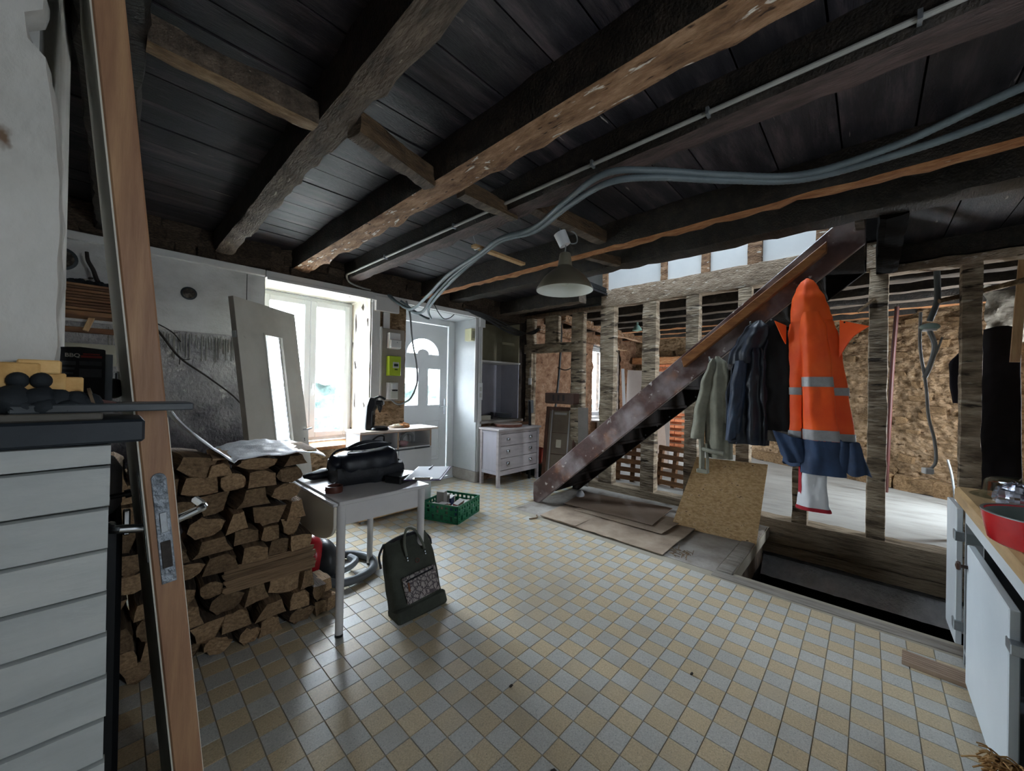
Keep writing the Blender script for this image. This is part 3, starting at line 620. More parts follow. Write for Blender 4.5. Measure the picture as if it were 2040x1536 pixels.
# ------------------------------------------------------------------ staircase
st = thing('staircase', 'worn brown wooden staircase with scuffed side board rising to the upper floor', 'stairs', (3.6, 2.95, 0))
SO = V(-3.6, -2.95, 0)
def sb(m, name, mat, smooth=False, bevel=0):
    m.xf(Matrix.Translation(SO)); return m.build(name, mat, st, smooth=smooth, bevel=bevel)
ztop = lambda y: .232+.853*(2.99-y)
poly = [(2.99, .232), (2.995, .10), (2.985, 0.0), (2.90, 0.0), (1.0, ztop(1.0)-.31), (.03, ztop(.03)-.31), (.03, 2.735), (.045, ztop(.045))]
near = MB()
near.prism(poly, 'x', 3.575, 3.62)
sb(near, 'stringer', stairpaint, bevel=.006)
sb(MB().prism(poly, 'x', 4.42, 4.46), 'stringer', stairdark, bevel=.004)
for k in range(1, 13):
    z = .205*k; y = 2.99-(z+.055-.232)/.853
    if z > 2.55: break
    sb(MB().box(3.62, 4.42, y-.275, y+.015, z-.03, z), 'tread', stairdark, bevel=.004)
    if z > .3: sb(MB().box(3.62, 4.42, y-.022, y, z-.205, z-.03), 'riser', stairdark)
MB_h = MB(); a, b = 1.235, .235
MB_h.prism([(a, ztop(a)-.045), (a-.02, ztop(a)-.125), (b, ztop(b)-.165), (b, ztop(b)-.09)], 'x', 3.515, 3.575)
sb(MB_h, 'handrail_board', brownwood, bevel=.004)
nails = MB()
for k in range(9):
    y = 1.95-.14*k; nails.cyl((4.412, y, ztop(y)-.27), (4.42, y, ztop(y)-.27), .008, n=6)
sb(nails, 'nail', steel)
# row of coat hooks on the side board
for k, (y, z) in enumerate([(1.0, 1.66), (.70, 1.93), (.56, 1.93), (.34, 2.12)]):
    h = MB().cyl((3.575, y, z), (3.56, y, z), .02, n=10).tube([(3.565, y, z), (3.53, y, z-.01), (3.505, y, z+.03)], .006, 6)
    sb(h, 'coat_hook', steel, smooth=True)
# ------------------------------------------------------------------ things
def pw(mb, name, mat, t, **k):
    """part given in world coordinates under an unrotated thing"""
    mb.xf(Matrix.Translation(-t.location)); return mb.build(name, mat, t, **k)
def copy_tree(o, loc=None, rot=None, label=None):
    c = o.copy(); C.objects.link(c)
    if loc is not None: c.location = loc
    if rot is not None: c.rotation_euler = rot
    if label: c['label'] = label
    for ch in list(o.children):
        d = ch.copy(); C.objects.link(d); d.parent = c
        for g in list(ch.children):
            e = g.copy(); C.objects.link(e); e.parent = d
    return c

# ---- fireplace: boarded pier, shelf, plaster hood
fp = thing('fireplace', 'white boarded fireplace pier with black edged shelf and flaking plaster hood', 'fireplace', (-.2, 1.1, 0))
boardpaint = nm('grey_white_board_paint', ['#9b9f9d', '#abafad', '#b8bbb8'], 2.0, (1, 1, 4), rough=.55, bump=.15, bscale=12, flecks=('#6b5a4a', 9, .755, .03), rand=.03)
pw(MB().box(-.74, -.004, .985, 1.24, 0, 1.285), 'pier_core', black, fp)
z = 0.0; k = 0
while z < 1.27:
    h = .0735; z1 = min(z+h, 1.288); dx = rnd.uniform(-.002, .001)
    pw(MB().hewn((-.74, .975, (z+z1)/2), (dx, .975, (z+z1)/2), .024, z1-z-.003, 26, .0012, 200+k, up=(0, 0, 1)), 'board', boardpaint, fp, smooth=40); z += h; k += 1
pw(MB().prism([(-.74, .93), (.041, .93), (.041, 1.055), (-.07, 1.2), (-.07, 2.25), (-.74, 2.25)], 'z', 1.292, 1.331), 'shelf', nm('black_worn_shelf_paint', ['#161c22', '#20272e', '#2a3036'], 3, rough=.5, bump=.15, flecks=('#8d8577', 16, .725, .03)), fp, bevel=.004)
pw(MB().prism([(-.74, .955), (-.01, .955), (-.025, 1.10), (-.09, 1.25), (-.09, 2.2), (-.74, 2.2)], 'z', 1.331, 1.343), 'shelf_top', nm('grey_shelf_board', ['#3c3a36', '#56524b', '#68635a'], 4, (1, 5, 5), rough=.6), fp, bevel=.002)
def hood(u, v):
    z = 1.343+1.38*v
    e = -.073 + .003*math.sin(z*9) + .005*noise.noise(V(z*14, 3, 1)) - max(0, z-1.82)*.10 - (.02 if 2.0 < z < 2.06 else 0)
    x = -.74+(e+.74)*u; y = 1.055+.25*v**1.5*(1-.4*u) + .010*noise.noise(V(x*7, z*6, 3)) + .004*noise.noise(V(x*25, z*20, 5))
    return (x, y, z)
pw(MB().sheet(hood, 30, 60, .05), 'hood', hoodplaster, fp, smooth=60)
pw(MB().box(-.74, -.12, 1.32, 2.1, 1.343, 2.72), 'flue', hoodplaster, fp)

slab = tag(MB().obox((0, 0, 0), (.22, .09, .014), 0).build('thin_plank', nm('thin_dark_plank', ['#2f3234', '#41464a', '#545759'], 4, (1, 6, 6), rough=.5), None, bevel=.002), 'thin grey plank lying on the black shelf and sticking out beside the door', 'plank')
slab.location = (.0, 1.005, 1.3505); slab.rotation_euler = (0, 0, .01)
# mantel clutter
bun = thing('dark_bundle', 'lumpy blackish bundle lying along the fireplace shelf', 'bundle', (-.08, .985, 1.343))
darkb = nm('blackish_knit', ['#0e1216', '#191f24', '#242a2e'], 8, rough=.8, bump=.3)
m_ = MB()
for k, (x, y, zz, r) in enumerate([(-.13, .985, .022, .026), (-.108, .98, .026, .028), (-.083, .982, .024, .026), (-.062, .985, .022, .024), (-.043, .985, .021, .022), (-.028, .987, .02, .019), (-.10, .972, .014, .018), (-.075, .97, .014, .017), (-.05, .972, .013, .016)]):
    m_.blob((x, y, 1.343+zz-.004), (r*.95, r*.8, r*.85), 12, 8, .25, 1, k)
pw(m_, 'lumpy_body', darkb, bun, smooth=60)
for k, x in enumerate((-.105, -.081)): pw(MB().blob((x, .998, 1.396), (.0125, .0125, .0135), 14, 9), 'round_tip', darkb, bun, smooth=60)
pw(MB().cyl((-.026, .99, 1.366), (-.022, .99, 1.367), .0185, n=20), 'brown_end', nm('brown_end_wood', ['#4a3c2c', '#6a5842'], 20), bun, smooth=True)
pw(MB().hewn((-.022, .995, 1.358), (.003, 1.0, 1.352), .012, .014, 6, .003, 5), 'stub', nm('reddish_bark', ['#3a1f1a', '#55302a'], 9), bun, smooth=60)
fire = nm('yellow_wood_block', ['#b98d4e', '#d0a566', '#ddb87c'], 4, (6, 1, 6), rough=.7, rand=.08)
for k, (x0, x1, z0, z1, lab) in enumerate([(-.125, -.083, 1.380, 1.425, 'longest pale wooden block behind the bundle on the fireplace shelf'), (-.108, -.062, 1.408, 1.431, 'topmost pale wooden block of the small heap on the fireplace shelf'), (-.112, -.056, 1.37, 1.409, 'squarish pale wooden block under the topmost block on the fireplace shelf'), (-.08, -.036, 1.36, 1.403, 'lowest pale wooden block nearest the black carton on the fireplace shelf')]):
    o = MB().box(x0, x1, .998+.012*k if k != 1 else 1.0105, 1.009+.012*k if k != 1 else 1.045, z0 if k in (1,) else 1.343, z1).build('wooden_block', fire, None, bevel=.002); tag(o, lab, 'block', 'pale wooden blocks on the fireplace shelf')
bq = thing('carton', 'black printed BBQ carton standing on the fireplace shelf', 'box', (-.06, 1.5, 1.343))
cart = nm('black_carton_print', ['#14121a', '#1d1a22'], 3, rough=.4)
pw(MB().box(-.103, -.014, 1.5, 1.56, 1.343, 1.478), 'carton_body', cart, bq)
pw(MB().box(-.014, .000, 1.503, 1.56, 1.343, 1.468), 'carton_end', nm('silver_grey_foil_side', ['#9aa3b3', '#b7c0cc'], 5, rough=.35), bq)
pw(MB().prism([(-.103, 1.478), (-.014, 1.478), (-.017, 1.480), (-.06, 1.484), (-.098, 1.481)], 'y', 1.5, 1.56), 'carton_flap', cart, bq)
def text(body, size, loc, rot, mat, parent, name='lettering', ext=.0004, align='CENTER'):
    cu_ = bpy.data.curves.new(name, 'FONT'); cu_.body = body; cu_.size = size; cu_.extrude = ext; cu_.offset = size*.03; cu_.align_x = align; cu_.align_y = 'CENTER'
    o = bpy.data.objects.new(name, cu_); C.objects.link(o); dg = bpy.context.evaluated_depsgraph_get()
    me = bpy.data.meshes.new_from_object(o.evaluated_get(dg)); bpy.data.objects.remove(o); me.materials.clear(); me.materials.append(mat)
    q = bpy.data.objects.new(name, me); C.objects.link(q); q.parent = parent; q.location = loc; q.rotation_euler = rot; return q
ink = nm('pale_print', ['#d6d0c8', '#e2dcd4'], 3); redink = nm('red_print', ['#a03a3a', '#b34a48'], 3); greyink = nm('grey_print', ['#4d4d52', '#5f5f64'], 40)
text('BBQ', .0135, (-.02, -.0006, .118), (PI/2, 0, 0), ink, bq).location.x = -.012
pw(MB().box(-.058, -.02, 1.4992, 1.5, 1.456, 1.462), 'red_print_line', redink, bq); pw(MB().box(-.054, -.024, 1.4992, 1.5, 1.464, 1.4675), 'red_print_line', redink, bq)
for k, (x0, x1, z0, z1) in enumerate([(-.097, -.066, 1.436, 1.446), (-.092, -.068, 1.424, 1.43), (-.06, -.02, 1.436, 1.447), (-.06, -.02, 1.405, 1.427), (-.092, -.07, 1.412, 1.417)]): pw(MB().box(x0, x1, 1.4994, 1.5, z0, z1), 'grey_print_block', greyink, bq)
bl = thing('black_pot', 'small shiny black round pot beside the printed carton on the shelf', 'pot', (.003, 1.62, 1.343))
pw(MB().blob((.003, 1.62, 1.374), (.026, .026, .03), 18, 12), 'pot_body', blackplastic, bl, smooth=80)
pw(MB().cyl((.01, 1.62, 1.402), (.01, 1.62, 1.415), .008).blob((.01, 1.62, 1.418), (.009, .009, .007), 10, 6), 'pot_knob', chrome, bl, smooth=60)

# ---- stove in the fireplace
sv = thing('wood_stove', 'black stove body with pale rounded top in the fireplace opening', 'stove', (-.2, 1.6, 0))
castiron = nm('black_cast_iron', ['#08090b', '#121417'], 5, rough=.5, bump=.1)
pw(MB().box(-.5, .022, 1.27, 1.95, .10, 1.06), 'stove_body', castiron, sv, bevel=.01)
for x in (-.44, -.04):
    for y in (1.33, 1.88): pw(MB().cyl((x, y, 0), (x, y, .11), .025, .03), 'leg', castiron, sv, smooth=True)
pw(MB().lathe([(0, 1.06), (.10, 1.06), (.115, 1.08), (.115, 1.17), (.10, 1.20), (.05, 1.215), (0, 1.215)], (-.093, 1.42, 0), 28), 'pale_lid', nm('pale_enamel', ['#a9a7ab', '#bebcbf'], 3, rough=.35), sv, smooth=True)
pw(MB().cyl((.0, 1.31, 1.12), (.03, 1.31, 1.123), .006).cyl((.025, 1.31, 1.122), (.036, 1.31, 1.124), .010), 'damper_knob', blackplastic, sv, smooth=True)
pw(MB().box(.022, .035, 1.28, 1.30, 1.03, 1.09), 'latch', chrome, sv, bevel=.003)

# ---- tall leaning door leaf seen on edge, with lever handles
dl = thing('leaning_door_leaf', 'tall pine door leaf seen edge on, leaning by the fireplace shelf', 'door', (.18, 1.13, 0))
tilt = Matrix.Translation((.180, 1.13, 0)) @ Matrix.Rotation(math.radians(1.1), 4, 'Z') @ Matrix.Rotation(-.0905, 4, 'Y')
def lp(mb, name, mat, **k): mb.xf(tilt); return pw(mb, name, mat, dl, **k)
whitedoor = nm('cream_door_paint', ['#c2bdae', '#d4d0c3'], 2, rough=.45)
lp(MB().box(-.0245, .0245, 0, .62, 0, 2.45), 'leaf', pine, bevel=.003)
lp(MB().box(-.0275, -.0245, .004, .60, 0, 2.45), 'painted_face', whitedoor); lp(MB().box(.0245, .0265, .012, .62, 0, 1.32), 'painted_face', whitedoor)
lp(MB().box(-.012, .013, -.0025, .004, .955, 1.19).cyl((0, -.0025, 1.19), (0, .004, 1.19), .0125, n=12), 'lock_plate', pewter, bevel=.001)
lp(MB().box(-.005, .007, -.006, 0, 1.07, 1.115), 'latch_bolt', steel, bevel=.001); lp(MB().box(-.008, .009, -.004, 0, .99, 1.05), 'keeper_slot', nm('dark_worn_steel', ['#2b2724', '#4a4440'], 30, metal=.4), bevel=.001)
for s in (-1, 1):
    lp(MB().box(s*.0275-.002, s*.0275+.002, .035, .075, 1.0, 1.2), 'handle_plate', chrome, bevel=.001)
    lp(MB().cyl((s*.028, .055, 1.075), (s*.066, .055, 1.085), .0095).tube([(s*.062, .055, 1.084), (s*.076, .060, 1.087), (s*.080, .085, 1.087), (s*.078, .115 if s < 0 else .165, 1.082)], .0095), 'lever_handle', chrome, smooth=True)

# ---- firewood stack
bark = nm('grey_brown_bark', ['#3f3429', '#5f4f40', '#796654'], 8, (1, .35, 1), rough=.9, bump=.9, bscale=16, rand=.42)
splitw = nm('split_firewood', ['#6a543f', '#8f755a', '#ab8d6d'], 6, (1, .25, 1), rough=.85, bump=.7, bscale=20, rand=.42)
endgr = nm('sawn_end_grain', ['#6e5842', '#94795b', '#b09372'], 9, rough=.85, bump=.5, bscale=28, rand=.42)
lr = random.Random(21)
def log_mesh(seed):
    r = random.Random(seed); kind = seed % 4
    if kind == 0: P = [(-.5,-.46),(.5,-.5),(.44,.30),(.1,.5),(-.38,.42)]
    elif kind == 1: P = [(-.5,-.3),(-.1,-.5),(.5,-.42),(.5,.5),(-.42,.46)]
    elif kind == 2: P = [(.5*math.cos(2*PI*i/8+.2), .5*math.sin(2*PI*i/8+.2)) for i in range(8)]
    else: P = [(-.5,-.5),(.5,-.38),(.3,.5),(-.2,.42)]
    P = [(x+r.uniform(-.06,.06), z+r.uniform(-.06,.06)) for x, z in P]
    Q = []
    for a, b in zip(P, P[1:]+P[:1]): Q += [a, ((a[0]+b[0])/2+r.uniform(-.04,.04), (a[1]+b[1])/2+r.uniform(-.04,.04))]
    n = len(Q); vs_ = []; seg = 5
    for i in range(seg+1):
        y = -.5+i/seg; k = 1 if i not in (0, seg) else .96
        for x, z in Q: vs_.append((x*k+.10*noise.noise(V(x*2, y*2.6, seed)), y+(r.uniform(-.03,.03) if i in (0, seg) else 0), z*k+.10*noise.noise(V(z*2, y*2.6, seed+9))))
    F = [[j*n+i, j*n+(i+1) % n, (j+1)*n+(i+1) % n, (j+1)*n+i] for j in range(seg) for i in range(n)]; M = [0 if (i < n*(.8 if kind == 2 else .4)) else 1 for j in range(seg) for i in range(n)]
    F += [list(range(n))[::-1], list(range(seg*n, seg*n+n))]; M += [2, 2]
    me = bpy.data.meshes.new('log'); me.from_pydata(vs_, [], F)
    for m in (bark, splitw, endgr): me.materials.append(m)
    me.polygons.foreach_set('material_index', M); me.update(); return me
LM = [log_mesh(i) for i in range(16)]
def log(me, loc, scale, rot, lab='rough split log in the stacked firewood left of the drop leaf table', grp='firewood logs in the stack'):
    o = bpy.data.objects.new('firewood_log', me); C.objects.link(o); o.location = loc; o.scale = scale; o.rotation_euler = rot
    return tag(o, lab, 'log', grp)
rightx = lambda z: .905 if z < .13 else .86 if z < .3 else .84 if z < .5 else .80 if z < .72 else .78
ROWN = ['bottom', 'second', 'third', 'fourth', 'fifth', 'sixth', 'seventh', 'eighth', 'ninth', 'tenth', 'eleventh']; ORD = ['first', 'second', 'third', 'fourth', 'fifth', 'sixth', 'seventh', 'eighth', 'ninth', 'tenth', 'eleventh', 'twelfth']
z = 0.0; row = 0
while z < .88:
    made = []
    h = lr.uniform(.085, .115); x = -.14+lr.uniform(0, .05)
    while x < rightx(z)-.05:
        w = lr.uniform(.09, .18)
        if x+w > rightx(z): w = max(.07, rightx(z)-x)
        if row == 3 and x > .40: break
        made.append(log(LM[lr.randrange(16)], (x+w/2, 2.40+lr.uniform(-.02, .035)+.23, z+h/2), (w*.97, lr.uniform(.42, .46), h*1.02), (0, lr.choice([0, 0, PI])+lr.uniform(-.06, .06), lr.uniform(-.05, .05))))
        x += w
    for i, lo_ in enumerate(reversed(made)): lo_['label'] = 'split log, %s from the %s in the %s row up of the firewood stack' % (ORD[i], 'kindling bundle' if row == 3 else 'right end', ROWN[row]) if row else 'split log on the floor, %s from the right end of the firewood stack' % ORD[i]
    if row == 3:
        for k in range(4): log(LM[(3, 7, 11, 15)[k]], (.635, 2.42+.012*k, z+.016+.030*k), (.036, .44, .031), (0, .0, PI/2+.0), ['lowest', 'second lowest', 'second highest', 'topmost'][k]+' long thin split stick of the kindling bundle in the firewood stack', 'kindling sticks in the firewood stack')
        h = .125
        log(LM[2], (.62, 2.70, z+h/2), (.40, .34, h*.9), (0, 0, .02), 'thick log lying hidden behind the kindling bundle in the firewood stack')
    z += h; row += 1
ztopw = z
for k, (x, w, h, ry) in enumerate([(-.02, .16, .10, .1), (.13, .15, .11, -.2), (.55, .20, .07, .05), (.74, .13, .06, .0)]):
    log(LM[4+k], (x, 2.62, ztopw+h/2-.003), (w, .42, h), (0, ry*.3, 0), ['leftmost', 'second from the left', 'third from the left', 'rightmost'][k]+' loose log on top of the firewood stack rows')
log(LM[1], (.27, 2.60, ztopw+.052), (.14, .40, .10), (0, .28, .1), 'broad log tilted on top of the firewood stack under the bubble wrap', None)
log(LM[8], (.40, 2.55, ztopw+.030), (.10, .36, .07), (0, -.1, -.1), 'flat log on the firewood stack right below the folded bubble wrap', None)
log(LM[0], (.935, 2.50, .047), (.12, .20, .094), (0, .04, .35), 'short squared log end on the floor at the right foot of the stack', None)
log(LM[5], (.915, 2.53, .138), (.10, .16, .085), (0, -.03, .1), 'short squared log lying on the floor log at the stack corner', None)
bt = tag(MB().hewn((.36, 2.55, ztopw+.083), (.84, 2.52, ztopw+.083), .34, .018, 16, .006, 77).build('bark_slab', splitw, None, smooth=60), 'thin bark slab under the bubble wrap on the firewood stack', 'plank')
wrapm = nm('bubble_wrap_film', ['#dde2ea', '#eceff4'], 60, rough=.45, bump=.6, bscale=120, dist=.004, spec=.4)
def wrapf(u, v):
    if u < .32: t = u/.32; x, zz = .20+.22*t, 1.205-.245*t**.8+.0
    else: t = (u-.32)/.68; x, zz = .42+.45*t, .972+.028*math.sin(t*PI)*(.4+.6*v)-.018*t
    y = 2.27+.55*v + (.05*(1-v)*(t if u > .32 else 0)) + (.12*(1-u/.32)*(1-v) if u < .32 else 0)
    w = .012*noise.noise(V(u*7, v*6, 3))+.006*noise.noise(V(u*18, v*16, 5))
    if u > .9 and v < .35: zz -= (u-.9)*.25*(1-v/.35)
    return (x, y, zz+w + (ztopw-.88)+.0)
o = MB().sheet(wrapf, 44, 26, .006).build('bubble_wrap', wrapm, None, smooth=80); tag(o, 'crumpled white bubble wrap sheet draped on top of the firewood stack', 'bubble wrap')

# ---- white glazed door leaning at the window
gd = thing('glazed_door', 'white door leaf with tall ribbed glass strip leaning before the window', 'door', (.61, 3.45, 0))
gw, gh = .73, 2.06
ang = math.atan2(.47, .55)
gM = Matrix.Translation((.79, 3.24, 0)) @ Matrix.Rotation(ang, 4, 'Z') @ Matrix.Rotation(-.135, 4, 'X')
def gp(mb, name, mat, par=None, **k):
    mb.xf(gM); mb.xf(Matrix.Translation(-gd.location)); return mb.build(name, mat, par or gd, **k)
greydoor = nm('warm_grey_door_paint', ['#bbb9b0', '#c9c7be', '#d2d0c8'], 2.2, rough=.5, bump=.05, flecks=('#8b877c', 5, .72, .08))
a0, a1, c0, c1 = .275, .515, .42, 1.82
gp(MB().box(0, a0, 0, .04, 0, gh), 'stile', greydoor); gp(MB().box(a1, gw, 0, .04, 0, gh), 'stile', greydoor)
gp(MB().box(a0, a1, 0, .04, 0, c0), 'rail', greydoor); gp(MB().box(a0, a1, 0, .04, c1, gh), 'rail', greydoor)
gp(MB().box(-.004, 0, .001, .039, 0, gh), 'lock_edge', nm('dull_edge_paint', ['#77716a', '#8b857c'], 4), bevel=.001)
q = MB(); t = .014
q.box(a0, a0+t, -.008, .012, c0, c1).box(a1-t, a1, -.008, .012, c0, c1).box(a0+t, a1-t, -.008, .012, c1-t, c1).box(a0+t, a1-t, -.008, .012, c0, c0+t)
gp(q, 'glazing_bead', greydoor)
ribm = frosted('ribbed_glass', '#ffffff', .92, .04)
def rib(u, v): return (a0+t+(a1-a0-2*t)*u, .018+.003*math.sin(v*60*PI), c0+t+(c1-c0-2*t)*v)
gp(MB().grid(rib, 2, 240), 'ribbed_pane', ribm, smooth=True)
gp(MB().cyl((gw-.06, 0, .98), (gw-.06, -.03, .98), .009).tube([(gw-.06, -.028, .98), (gw-.04, -.036, .98), (gw+.012, -.034, .985)], .009), 'lever_handle', whitepaint, smooth=True)
gp(MB().cyl((gw-.06, -.002, .90), (gw-.06, .002, .90), .006).box(gw-.063, gw-.057, -.002, .002, .875, .90), 'keyhole', blackplastic)
for zz in (.3, 1.75): gp(MB().box(-.012, 0, .005, .035, zz, zz+.05), 'hinge', steel, bevel=.001)

# ---- wall shelf with stacked slats, hole covers, branch on the window wall
sh = thing('slat_shelf', 'shelf bracket with a stack of brown slats on the window wall behind the fireplace', 'shelf', (-.35, 4.0, 1.80))
slat = nm('brown_slat_wood', ['#5a3d2a', '#7a563c', '#93704f'], 4, (1, 6, 6), rough=.7, rand=.22)
for k in range(9): pw(MB().box(-.95, .055+rnd.uniform(-.02, .02), 3.90+.008*(k % 3), 4.155, 1.872+.0205*k, 1.872+.0205*k+.0165), 'slat', slat, sh, bevel=.002)
pw(MB().box(-.95, .07, 3.92, 4.155, 1.835, 1.868), 'shelf_board', slat, sh, bevel=.003)
pw(MB().box(-.95, .07, 4.13, 4.158, 1.735, 1.775), 'ledger', slat, sh, bevel=.003)
pw(MB().obox((-.12, 4.05, 1.80), (.03, .05, .12), ry=.3), 'bracket', pine_h, sh, bevel=.003)
ms = MB()
for k in range(8): ms.blob((-.30+.045*k, 3.99, 2.066+.006*(k % 2)), (.035, .05, .022), 8, 6, .4, 1, k)
o = ms.build('dark_rag', darkb, None, smooth=60); tag(o, 'dark crumpled rag lying on top of the stacked slats', 'rag')
o = MB().tube([(-.06, 3.98, 2.065), (-.085, 3.98, 2.10), (-.105, 3.98, 2.17), (-.13, 3.985, 2.23), (-.137, 3.99, 2.29)], lambda t: .014-.004*t, 8).tube([(-.105, 3.98, 2.11), (-.125, 3.97, 2.105)], .006, 6, smooth=False).build('bent_stick', nm('dark_twig_bark', ['#1f1b19', '#35302c'], 9, rough=.9, bump=.5), None, smooth=True); tag(o, 'short bent dark stick standing on the stacked slats', 'stick')
def wall_hole(x, z, r, lab):
    t = thing('duct_hole', lab, 'hole', (x, 4.16, z))
    pw(MB().lathe([(r*.82, -.004), (r, -.006), (r*1.04, 0), (r*.8, .004)], (0, 0, 0), 28, M=Matrix.Rotation(PI/2, 4, 'X')).xf(Matrix.Translation((x, 4.158, z))), 'hole_rim', nm('green_black_rim', ['#20262a', '#333b40'], 8, rough=.5), t, smooth=True)
    pw(MB().lathe([(r*.82, 0), (r*.8, .0), (.001, -.002)], (0, 0, 0), 28, M=Matrix.Rotation(PI/2, 4, 'X')).xf(Matrix.Translation((x, 4.156, z))), 'hole_inside', nm('rubble_in_hole', ['#191614', '#3b352f', '#867d72'], 14, rough=.9), t)
    return t
wall_hole(.43, 2.135, .052, 'round dark duct hole in the white plaster right of the door leaf')
wall_hole(-.262, 2.25, .078, 'larger round hole in the wall above the stacked slats')
q = MB().tube([(.12, 3.95, 1.93), (.25, 3.98, 1.76), (.37, 4.02, 1.585), (.55, 4.07, 1.44), (.75, 4.12, 1.265), (.88, 4.14, 1.09)], lambda t: .009-.0035*t, 8).tube([(.37, 4.02, 1.585), (.40, 4.0, 1.57), (.43, 3.99, 1.578)], .003, 5).tube([(.37, 4.02, 1.585), (.365, 4.0, 1.53)], .003, 5)
o = q.build('long_branch', MATS['dark_twig_bark'], None, smooth=True); tag(o, 'long thin bare branch slanting across the grey tile adhesive', 'branch')
o = MB().tube([(.10, 4.0, 1.90), (.25, 4.05, 1.835), (.33, 4.08, 1.785), (.38, 4.1, 1.72)], .0045, 6).tube([(.33, 4.08, 1.785), (.36, 4.08, 1.79)], .0025, 5).build('thin_branch', MATS['dark_twig_bark'], None, smooth=True); tag(o, 'short thin twig just above the long bare branch', 'branch')

# ---- electrical panel between window and door
ep = thing('meter_board', 'beige backing board of the electric meter beside the window', 'board', (2.27, 4.14, 1.2))
pw(MB().box(2.135, 2.44, 4.12, 4.15, 1.205, 2.06), 'backing_board', nm('taupe_backing_board', ['#8d8479', '#9d9489'], 3), ep, bevel=.003)
pw(MB().box(2.125, 2.14, 4.105, 4.15, 1.2, 2.07), 'board_edge', whitepaint, ep)
fb_ = thing('fuse_box', 'white fuse box with rounded cover above the green meter', 'fuse box', (2.28, 4.08, 1.82))
pw(MB().box(2.20, 2.345, 4.05, 4.119, 1.82, 2.01), 'fuse_box_body', whitepaint, fb_, bevel=.008)
pw(MB().box(2.205, 2.34, 4.02, 4.05, 1.825, 1.925), 'fuse_box_cover', whitepaint, fb_, bevel=.008); pw(MB().cyl((2.285, 4.018, 1.895), (2.285, 4.021, 1.895), .007), 'screw', steel, fb_)
gm = thing('electric_meter', 'lime green electric meter with small grey display', 'meter', (2.28, 4.08, 1.5))
pw(MB().box(2.20, 2.355, 4.045, 4.119, 1.505, 1.735), 'meter_case', nm('lime_green_plastic', ['#a5bf2e', '#b4cc3c'], 2, rough=.4), gm, bevel=.006)
pw(MB().box(2.245, 2.325, 4.040, 4.046, 1.595, 1.665), 'display_surround', nm('pale_grey_plastic', ['#b9bcb8', '#c6c9c5'], 2, rough=.4), gm, bevel=.004); pw(MB().box(2.258, 2.312, 4.037, 4.041, 1.615, 1.645), 'display', nm('dark_lcd', ['#2c3a36', '#3a4a45'], 2, rough=.2), gm)
pw(MB().box(2.27, 2.31, 4.0435, 4.046, 1.572, 1.586), 'button', nm('dark_button', ['#3b4a20', '#4a5c28'], 2), gm)
br = thing('circuit_breaker', 'white circuit breaker unit below the green meter', 'breaker', (2.27, 4.08, 1.22))
pw(MB().box(2.205, 2.335, 4.07, 4.119, 1.228, 1.425), 'breaker_case', whitepaint, br, bevel=.004); pw(MB().box(2.235, 2.325, 4.052, 4.07, 1.235, 1.32), 'breaker_body', nm('grey_white_plastic', ['#b5b8b0', '#c4c7be'], 2, rough=.4), br, bevel=.003)
pw(MB().box(2.245, 2.30, 4.055, 4.07, 1.35, 1.41), 'breaker_window', pvc, br, bevel=.002)
for k in range(3): pw(MB().box(2.25+.024*k, 2.266+.024*k, 4.045, 4.056, 1.325, 1.343), 'switch_lever', blackplastic, br)
o = MB().tube([(2.44, 4.10, 2.42), (2.47, 4.06, 2.25), (2.50, 4.05, 1.95), (2.56, 4.04, 1.65), (2.57, 4.04, 1.42), (2.50, 4.05, 1.25), (2.42, 4.06, 1.19), (2.33, 4.08, 1.17), (2.22, 4.10, 1.26)], .011, 8).build('meter_cable', greycable, None, smooth=True); tag(o, 'grey cable looping from the ceiling past the meters beside the door', 'cable')
al = thing('sensor_box', 'cream plastic box high on the bluish door reveal', 'box', (3.62, 4.22, 2.1)); pw(MB().box(3.555, 3.634, 4.19, 4.34, 2.06, 2.24), 'box_case', nm('cream_plastic', ['#cfcaa0', '#ddd8b4'], 2, rough=.5), al, bevel=.005); pw(MB().box(3.57, 3.62, 4.186, 4.191, 2.10, 2.2), 'box_cover', nm('dim_cream', ['#a9a48a', '#bab59a'], 2), al)
sw = thing('light_switch', 'white double switch plate on the jamb right of the front door', 'switch', (3.69, 4.12, 1.2)); pw(MB().box(3.645, 3.725, 4.112, 4.13, 1.20, 1.45), 'switch_plate', pvc, sw, bevel=.004)
for zz in (1.24, 1.33): pw(MB().box(3.665, 3.705, 4.106, 4.113, zz, zz+.06), 'rocker', nm('pale_grey_plastic2', ['#bdbfbb', '#cdcfcb'], 2), sw, bevel=.002)
o = MB().tube([(3.69, 4.125, 1.45), (3.69, 4.12, 1.9), (3.69, 4.12, 2.26)], .008, 6).build('switch_trunking', whitepaint, None, smooth=True); tag(o, 'thin white trunking rising above the switch plate', 'trunking')
